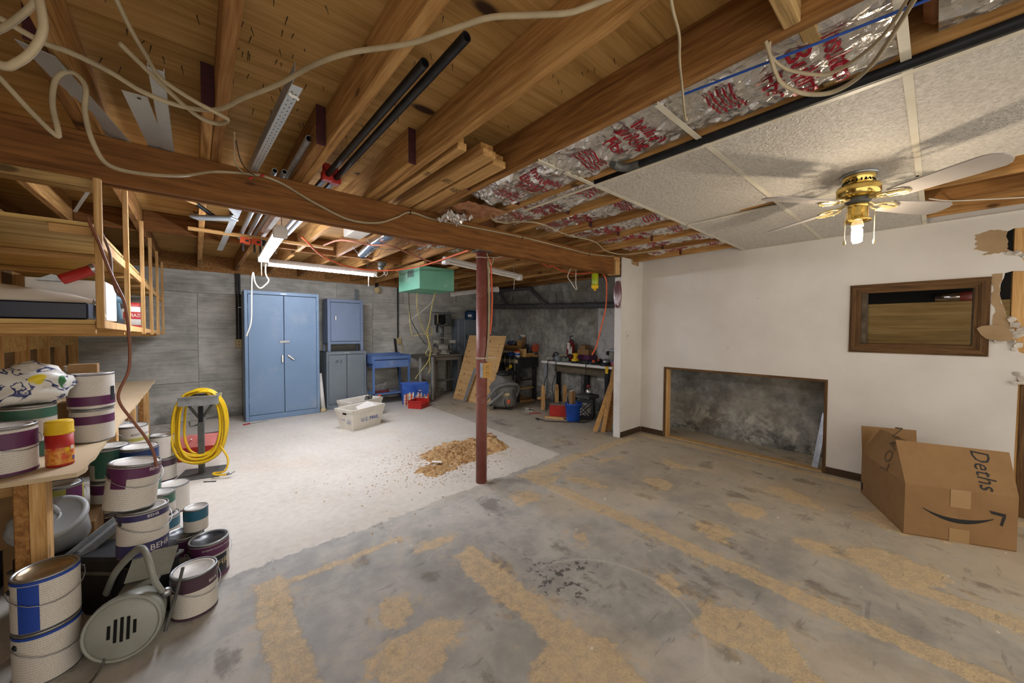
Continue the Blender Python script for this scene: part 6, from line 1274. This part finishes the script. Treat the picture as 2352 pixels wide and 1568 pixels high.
t = thing('router', 'grey router with black knobs standing at the back of the white bench', 'router', (4.66, 3.12, ZW)); MB().lathe([(.001, 0), (.08, 0), (.08, .015), (.05, .03), (.05, .09), (.055, .10), (.055, .19), (.03, .2), (.001, .2)], 20).build('body', gr, t)
for s_ in (-1, 1): MB().ball((.03*s_-.02, s_*.09, .17), .034, 10, 6).build('knob', M['black'], t); MB().tube([(0, s_*.04, .15), (.02*s_, s_*.085, .165)], .012, 6).build('arm', M['black'], t)
MB().bbox(-.03, .03, -.06, .05, .2, .24, .004).build('fence', M['steel'], t)
tag(MB().bbox(4.60, 4.78, 2.96, 3.03, ZW, ZW+.12, .02).build('grey_case', M['cabgrey']), 'grey angular case at the near corner of the white bench', 'case')
tag(lump((4.52, 2.99, ZW+.05), .06, .05, .05, 9.2, .3, 14, 8).build('purple_rag', pm('mauve_cloth', '#7b6284', '#8d7496', 20, .95)), 'mauve rag at the near corner of the white bench', 'cloth')
tag(lump((4.62, 3.34, ZW+.04), .1, .08, .04, 6.6, .35, 16, 8).build('cord_heap', M['blackpl']), 'heap of black cords behind the tools on the white bench', 'cord')
for i, (y, lab) in enumerate(((4.20, 'black cord falling from the drill at the white bench end'), (4.02, 'black cord falling from the grey green machine to the floor'), (3.42, 'black cord falling behind the blue bucket'))):
    hang('bench_cable', lab, [(4.45, y, ZW+.02), (4.395, y-.01, ZW-.01), (4.385, y-.02, .6), (4.36, y+.03, .4), (4.33, y-.03, .2), (4.27, y-.10, .05 if i else .02), (4.22, y-.15, .012)][:7 if i < 2 else 4], .006, 'blackpl')
hang('floor_cable', 'black cord with plug curling over the floor before the red box', [(3.72, 3.69, .02), (3.74, 3.60, .008), (3.80, 3.50, .008), (3.87, 3.43, .008), (3.92, 3.36, .008), (4.0, 3.28, .01), (4.06, 3.2, .01), (4.2, 3.18, .02), (4.22, 3.14, .1)], .006, 'blackpl')
tag(MB().tube([(3.71, 3.70, .015), (3.70, 3.75, .018)], .014, 8).build('cord_plug', M['blackpl']), 'black plug on the end of the floor cord', 'plug')
# under the white bench
t = thing('bucket', 'blue plastic bucket with wire handle and a cardboard piece in it', 'bucket', (4.07, 3.37, 0)); MB().lathe([(.001, .002), (.09, .0), (.095, .01), (.118, .23), (.124, .235), (.124, .26), (.118, .262), (.114, .23), (.09, .02), (.001, .012)], 26).build('body', M['blue'], t); MB().tube(smooth_path([(-.12, .0, .24), (-.13, .02, .33), (-.06, .03, .42), (.05, .03, .42), (.13, .02, .33), (.12, 0, .24)], 5), .0025, 5).build('handle', M['steel'], t); MB().tube([(-.04, .03, .424), (.03, .03, .426)], .009, 8).build('grip', M['paper'], t)
for k in range(3): MB().lathe([(.112, .09+.04*k), (.114, .115+.04*k)], 4, a0=R(-85), a1=R(-55)).build('worn_label', M['paper'], t)
tag(MB().bbox(4.03, 4.10, 3.36, 3.42, .03, .42, .003, None).build('cardboard_piece', M['cardboard']), 'folded cardboard standing in the blue bucket', 'cardboard')
t = thing('red_box', 'red metal box with a dusty lid handle beside the blue bucket', 'box', (4.10, 3.66, 0), R(-56)); MB().bbox(-.15, .13, -.0, .16, 0, .165, .006).build('body', M['red'], t); MB().bbox(-.15, .13, -.0, .16, .166, .18, .005).build('lid', pm('dusty_lid_metal', '#8f7a70', '#7c6a62', 9, .7), t); MB().tube(smooth_path([(-.03, .08, .18), (-.03, .08, .205), (.03, .08, .205), (.03, .08, .18)], 3), .004, 6).build('handle', M['steel'], t)
plate('wood_block', 'short pale board on the floor in front of the red box', (3.90, 3.76, 0.0), (4.03, 3.50, 0.0), .05, .025, M['stud'], 'wood')
t = thing('milk_crate', 'dark grey lattice milk crate under the white bench', 'crate', (4.33, 3.22, 0), R(30)); cr = pm('dark_crate_plastic', '#2f3334', '#3b4041', 8, .5); s_ = .30
b = MB(); b.bbox(0, s_, 0, s_, 0, .008, .002)
for z0, z1 in ((0, .05), (.235, .28)): b.bbox(0, s_, 0, .008, z0, z1, .002); b.bbox(0, s_, s_-.008, s_, z0, z1, .002); b.bbox(0, .008, 0, s_, z0, z1, .002); b.bbox(s_-.008, s_, 0, s_, z0, z1, .002)
for x in (0, s_-.025):
    for y in (0, s_-.025): b.bbox(x, x+.025, y, y+.025, 0, .28, .003)
b.build('body', cr, t)
for side in range(2):
    for k in range(-3, 6):
        for dr_ in (-1, 1):
            x0 = .03+.055*k; x1 = x0+.185*dr_
            a, c = V((x0, .004, .05)), V((x1, .004, .235))
            if min(x0, x1) < .01 or max(x0, x1) > s_-.01: continue
            if side: a, c = V((.004, a.x, a.z)), V((.004, c.x, c.z))
            MB().tube([a, c], .006, 4, smooth=False).build('lattice_bar', cr, t)
tag(MB().bbox(4.30, 4.56, 3.28, 3.54, .281, .335, .006, None).build('tool_case', M['grayiron']), 'grey flat tool case on top of the milk crate', 'case')
t = thing('steam_iron', 'chrome tool with red handle on the grey case', 'iron', (4.43, 3.38, .336), R(20)); MB().lathe([(.001, 0), (.055, 0), (.05, .05), (.03, .11), (.001, .12)], 18).build('body', M['chrome'], t); MB().tube([(-.05, 0, .135), (.07, 0, .125)], .014, 8).build('handle', M['red'], t); MB().tube([(0, 0, .11), (0, 0, .135)], .012, 8).build('post', M['red'], t)
tag(MB().bbox(4.40, 4.56, 3.36, 3.49, .012, .20, .01).build('white_bundle', M['paper']), 'pale bundle seen through the crate lattice', 'bundle')
for i, (x, y, lab) in enumerate(((4.28, 4.18, 'wooden hand screw jaw standing before the white bench leg'), (4.52, 4.10, 'first wooden hand screw jaw behind the white bench leg'), (4.56, 3.96, 'tallest wooden hand screw jaw behind the white bench leg'))):
    t = thing('hand_screw', lab, 'clamp', (x, y, 0), R(-40)); MB().prism([(-.028, 0), (.028, 0), (.03, .30), (.02, .39), (-.012, .41), (-.03, .34)], -.028, .028, rotm('X', R(90))).build('jaw', M['stud'], t); MB().bbox(-.005, .005, -.032, -.028, .06, .07, .001).build('nut', M['black'], t)
t = thing('hand_screw_spindle', 'wooden clamp spindle lying through the hand screw jaws', 'spindle', (4.24, 4.27, .17)); MB().tube([(0, 0, 0), (.13, -.10, .02)], .022, 8).build('handle', M['stud'], t)
for i, (xb, yb_, xt, yt, zt_, w_, lab) in enumerate(((3.86, 2.84, 3.99, 2.62, .80, .055, 'widest of the boards leaning behind the return wall'), (3.90, 2.75, 3.955, 2.60, .95, .05, 'second board leaning behind the return wall end'), (3.97, 2.76, 4.01, 2.60, .75, .045, 'third dark board leaning behind the return wall end'), (4.03, 2.74, 4.06, 2.60, .85, .04, 'last thin board leaning nearest the return wall'))):
    plate('leaning_board', lab, (xb, yb_, .0), (xt, yt, zt_), w_, .022, M['board_y'] if i != 2 else M['joist_dark'], 'board', (-.7, -.7, 0))
t = thing('small_vise', 'small grey machine vise lying on the floor by the vacuum', 'vise', (3.98, 4.22, 0), R(-30)); MB().bbox(-.09, .07, -.045, .045, 0, .025, .004).build('base', gr, t); MB().bbox(-.05, .01, -.04, .04, .025, .07, .006).build('jaw', gr, t); MB().tube([(.01, 0, .045), (.11, 0, .045)], .01, 8).build('screw', M['steel'], t)
plate('red_rag', 'red printed paper scrap on the floor by the small vise', (3.90, 4.10, .0), (4.05, 4.0, .0), .05, .006, M['red'], 'paper')
for i, (x, y, l, a) in enumerate(((4.4, 5.0, .5, 10), (4.45, 5.2, .45, 30))): plate('floor_plank', ['short plank lying under the black bench, front one', 'short plank lying under the black bench, rear one'][i], (x, y-.1, 0), (x+.3, y-.15+.1*i, 0), .09, .03, M['board_x'], 'plank')

# sawdust heap with scraps
def pile(u, v):
    x, y = 1.30+1.45*u, 2.72+1.15*v; n = mnoise.noise(V((x*6, y*6, 0)))*.5+mnoise.noise(V((x*15, y*15, 3)))*.45+mnoise.noise(V((x*34, y*34, 5)))*.35
    d = 1-sqrt(((x-2.12-.25*(y-3.25))/.46)**2+((y-3.25)/.36)**2); d2 = 1-sqrt(((x-2.45)/.2)**2+((y-3.22)/.22)**2); d3 = 1-sqrt(((x-1.66)/.2)**2+((y-2.98)/.14)**2)
    h = max(.10*d, .15*d2, .04*d3)+.04*n-.004
    return V((x, y, max(h, -.01) if h > 0 else -.006))
sd = NT('sawdust'); c = sd.coord(); n_ = sd.noise(c, 40.0, 6, .7); n2_ = sd.noise(c, 5.0, 4)
sd.bump(n_, 1.0, .02); MS = sd.out(sd.mix(sd.step(sd.noise(c, 13.0, 5, .65), .5, .64)*.6, sd.ramp(n_, [(.32, '#a57d4e'), (.5, '#c9a475'), (.68, '#e0c49a')]), '#8a5a30'), .95, 0, .1)  # brown clumps; their darker tone also stands in for the heap's shading
o = MB().grid(pile, 150, 120, False).build('sawdust', MS); o['kind'] = 'stuff'; tag(o, 'heap of sawdust and shavings on the floor around the steel post', 'sawdust')
fl_ = MB(); r_ = random.Random(21)
for i in range(2600):
    a = r_.uniform(0, 2*pi); d_ = abs(r_.gauss(0, 1)); x, y = 2.02+.40*d_*cos(a)-.12*d_, 3.2+.30*d_*sin(a)-.05*d_
    q = r_.uniform(.003, .011); h_ = r_.uniform(0, 6.28); z = pile((x-1.30)/1.45, (y-2.72)/1.15).z if 1.3 < x < 2.75 and 2.72 < y < 3.87 else 0
    z = max(z, 0)+.001; c1, s1 = cos(h_)*q, sin(h_)*q
    fl_.add([(x+c1, y+s1, z), (x-s1*.5, y+c1*.5, z+q*.5), (x-c1, y-s1, z), (x+s1*.5, y-c1*.5, z)], [(0, 1, 2), (0, 2, 3)])
o = fl_.build('shavings', MS); o['kind'] = 'stuff'; tag(o, 'loose wood shavings scattered around the sawdust heap', 'shavings')
for i, (x, y, z, l, w_, a, c_, lab) in enumerate(((2.02, 3.33, .045, .14, .05, 20, 'paper', 'white paper scrap on top of the sawdust heap'), (1.72, 3.08, .03, .09, .045, -25, 'paper', 'small white scrap at the edge of the sawdust'), (1.95, 3.17, .05, .11, .015, 60, 'joist_dark', 'dark splinter lying in the sawdust'), (2.44, 3.20, .12, .16, .05, -30, 'cardboard', 'brown wood chunk at the top of the heap by the post'), (2.50, 3.30, .11, .12, .03, 20, 'red', 'red edged scrap at the top of the sawdust heap'))):
    tag(MB().bbox(-l/2, l/2, -w_/2, w_/2, -.002, .004, .001, T(x, y, z) @ rotm('Z', R(a)) @ rotm('Y', R(8))).build('scrap', M[c_]), lab, 'scrap')

# big cardboard box in front of the drywall
t = thing('cardboard_box', 'big open cardboard box with a curved arrow smile and pen scrawl', 'box', (3.402, .109, 0))
P0, P1, P2 = V((0, 0, 0)), V((.623, .261, 0)), V((.218, -.444, 0)); P3 = P1+P2; Hb = .325; up_ = V((0, 0, Hb))
def panel(nm, q, mt, par, th_=.004):
    q = [V(p) for p in q]; n_ = (q[1]-q[0]).cross(q[2]-q[0]).normalized()*th_; k = len(q)
    return MB().add(q+[p-n_ for p in q], [tuple(range(k)), tuple(range(2*k-1, k-1, -1))]+[(i, k+i, k+(i+1) % k, (i+1) % k) for i in range(k)]).build(nm, mt, par)
f1 = panel('side', [P0, P2, P2+up_, P0+up_], M['cardboard'], t); f2 = panel('side', [P1, P0, P0+up_, P1+up_], M['cardboard'], t)
panel('side', [P3, P1, P1+up_, P3+up_], M['cardboard'], t); panel('side', [P2, P3, P3+up_, P2+up_], M['cardboard'], t); panel('base', [P0+V((0, 0, .003)), P1+V((0, 0, .003)), P3+V((0, 0, .003)), P2+V((0, 0, .003))], M['cardboard'], t)
e = P2.normalized(); n1 = V((-e.y, e.x, 0)); n1 = n1 if n1.dot(P1) < 0 else -n1          # outward of the smile face
inn = -n1
fA = [P0+up_, P2+up_, P2+up_+inn*.10+V((.0, -.012, .255))*.93, P0+up_+inn*.10+V((0, 0.01, .255))*.98]
flap1 = panel('flap', fA, M['cardboard'], t)
d2 = P1.normalized(); flap2 = panel('flap', [P1+up_, P0+up_+V((.004, .004, 0)), P0+up_+V((.15, -.05, .22))*1.0+d2*.02, P1*.86+up_+V((.13, -.06, .20))], M['cardboard'], t)
e3 = (P3-P1); panel('flap', [P1+e3*.66+up_, P1+up_, P1+up_+V((.03, .012, .205)), P1+e3*.66+up_+V((.03, .012, .205))], M['cardboard'], t)
def on1(s_, z, o=.0015): return P2*s_+V((0, 0, z))+n1*o
sm = MB(); N_ = 18; pts = []
for i in range(N_+1):
    u = i/N_; s_ = .17+.63*u; z = .205-.20*u+.19*u*u-.0; w_ = .005+.028*sin(pi*min(1, u*1.02))*(.5+.5*u); pts.append((s_, z-.02, w_))
sm.add([on1(s_, z+w_/2) for s_, z, w_ in pts]+[on1(s_, z-w_/2) for s_, z, w_ in pts], [(i, N_+1+i, N_+2+i, i+1) for i in range(N_)])
sm.add([on1(.76, .225), on1(.90, .215), on1(.90, .195), on1(.875, .14), on1(.855, .145), on1(.872, .195), on1(.78, .207)], [(0, 1, 2, 6), (2, 3, 4, 5)]); sm.build('arrow_print', M['ink'], f1)
tp = pm('clear_tape', '#97784f', '#a08258', 6, .25, spec=.7)
MB().add([on1(.42, Hb, .0022), on1(.42, Hb-.11, .0022), on1(.60, Hb-.11, .0022), on1(.60, Hb, .0022)], [(0, 1, 2, 3)]).build('tape', tp, f1); MB().add([on1(.42, 0, .0022), on1(.60, 0, .0022), on1(.60, .085, .0022), on1(.42, .085, .0022)], [(0, 1, 2, 3)]).build('tape', tp, f1)
def basis(o_, ex, ey): ex = V(ex).normalized(); ez = ex.cross(V(ey)).normalized(); ey = ez.cross(ex); return Matrix(((ex.x, ey.x, ez.x, o_.x), (ex.y, ey.y, ez.y, o_.y), (ex.z, ey.z, ez.z, o_.z), (0, 0, 0, 1)))
ex_ = fA[1]-fA[0]; ey_ = fA[3]-fA[0]; nf = ex_.cross(ey_).normalized()
text(flap1, 'Deths', .115, M['ink'], basis(fA[0]+ex_*.76+ey_*.5+nf*.003, -ey_, ex_), shear=.25, xs=.85)
g0 = P0+up_; ex2 = (P0-P1).normalized(); ey2 = V((.15, -.05, .22)); nf2 = ex2.cross(ey2).normalized()
text(flap2, 'LOAN', .13, pm('pencil', '#6b5a44', rough=.9), basis(P1*.42+up_+ey2*.55+nf2*.004, ey2, -ex2), shear=.3)
MB().add([P1*u+V((0, 0, z))+(-V((P1.y, -P1.x, 0)).normalized() if V((P1.y, -P1.x, 0)).dot(P2) < 0 else V((P1.y, -P1.x, 0)).normalized())*-.002 for u, z in ((.94, .03), (.985, .03), (.985, .09), (.94, .09))], [(0, 1, 2, 3)]).build('label_print', M['ink'], f2)
# things by the opening, inside the niche, on the floor
t = thing('steel_can', 'silver and red can lying on the ledge inside the framed niche', 'can', (XW+.372, .02, 1.577)); m_ = rotm('X', R(90)); MB().lathe([(.001, 0), (.036, 0), (.036, .13)], 18, m_).build('can', M['chrome'], t); MB().lathe([(.037, .13), (.037, .22), (.001, .22)], 18, m_).build('red_end', pm('dull_red', '#6b2a25', '#7c332c', 9, .4), t)
plate('bent_strip', 'bent bright metal strip leaning in the corner of the low opening', (XW+.06, .72, .015), (XW+.14, .665, .52), .05, .003, M['steel'], 'strip', (-1, .4, 0))
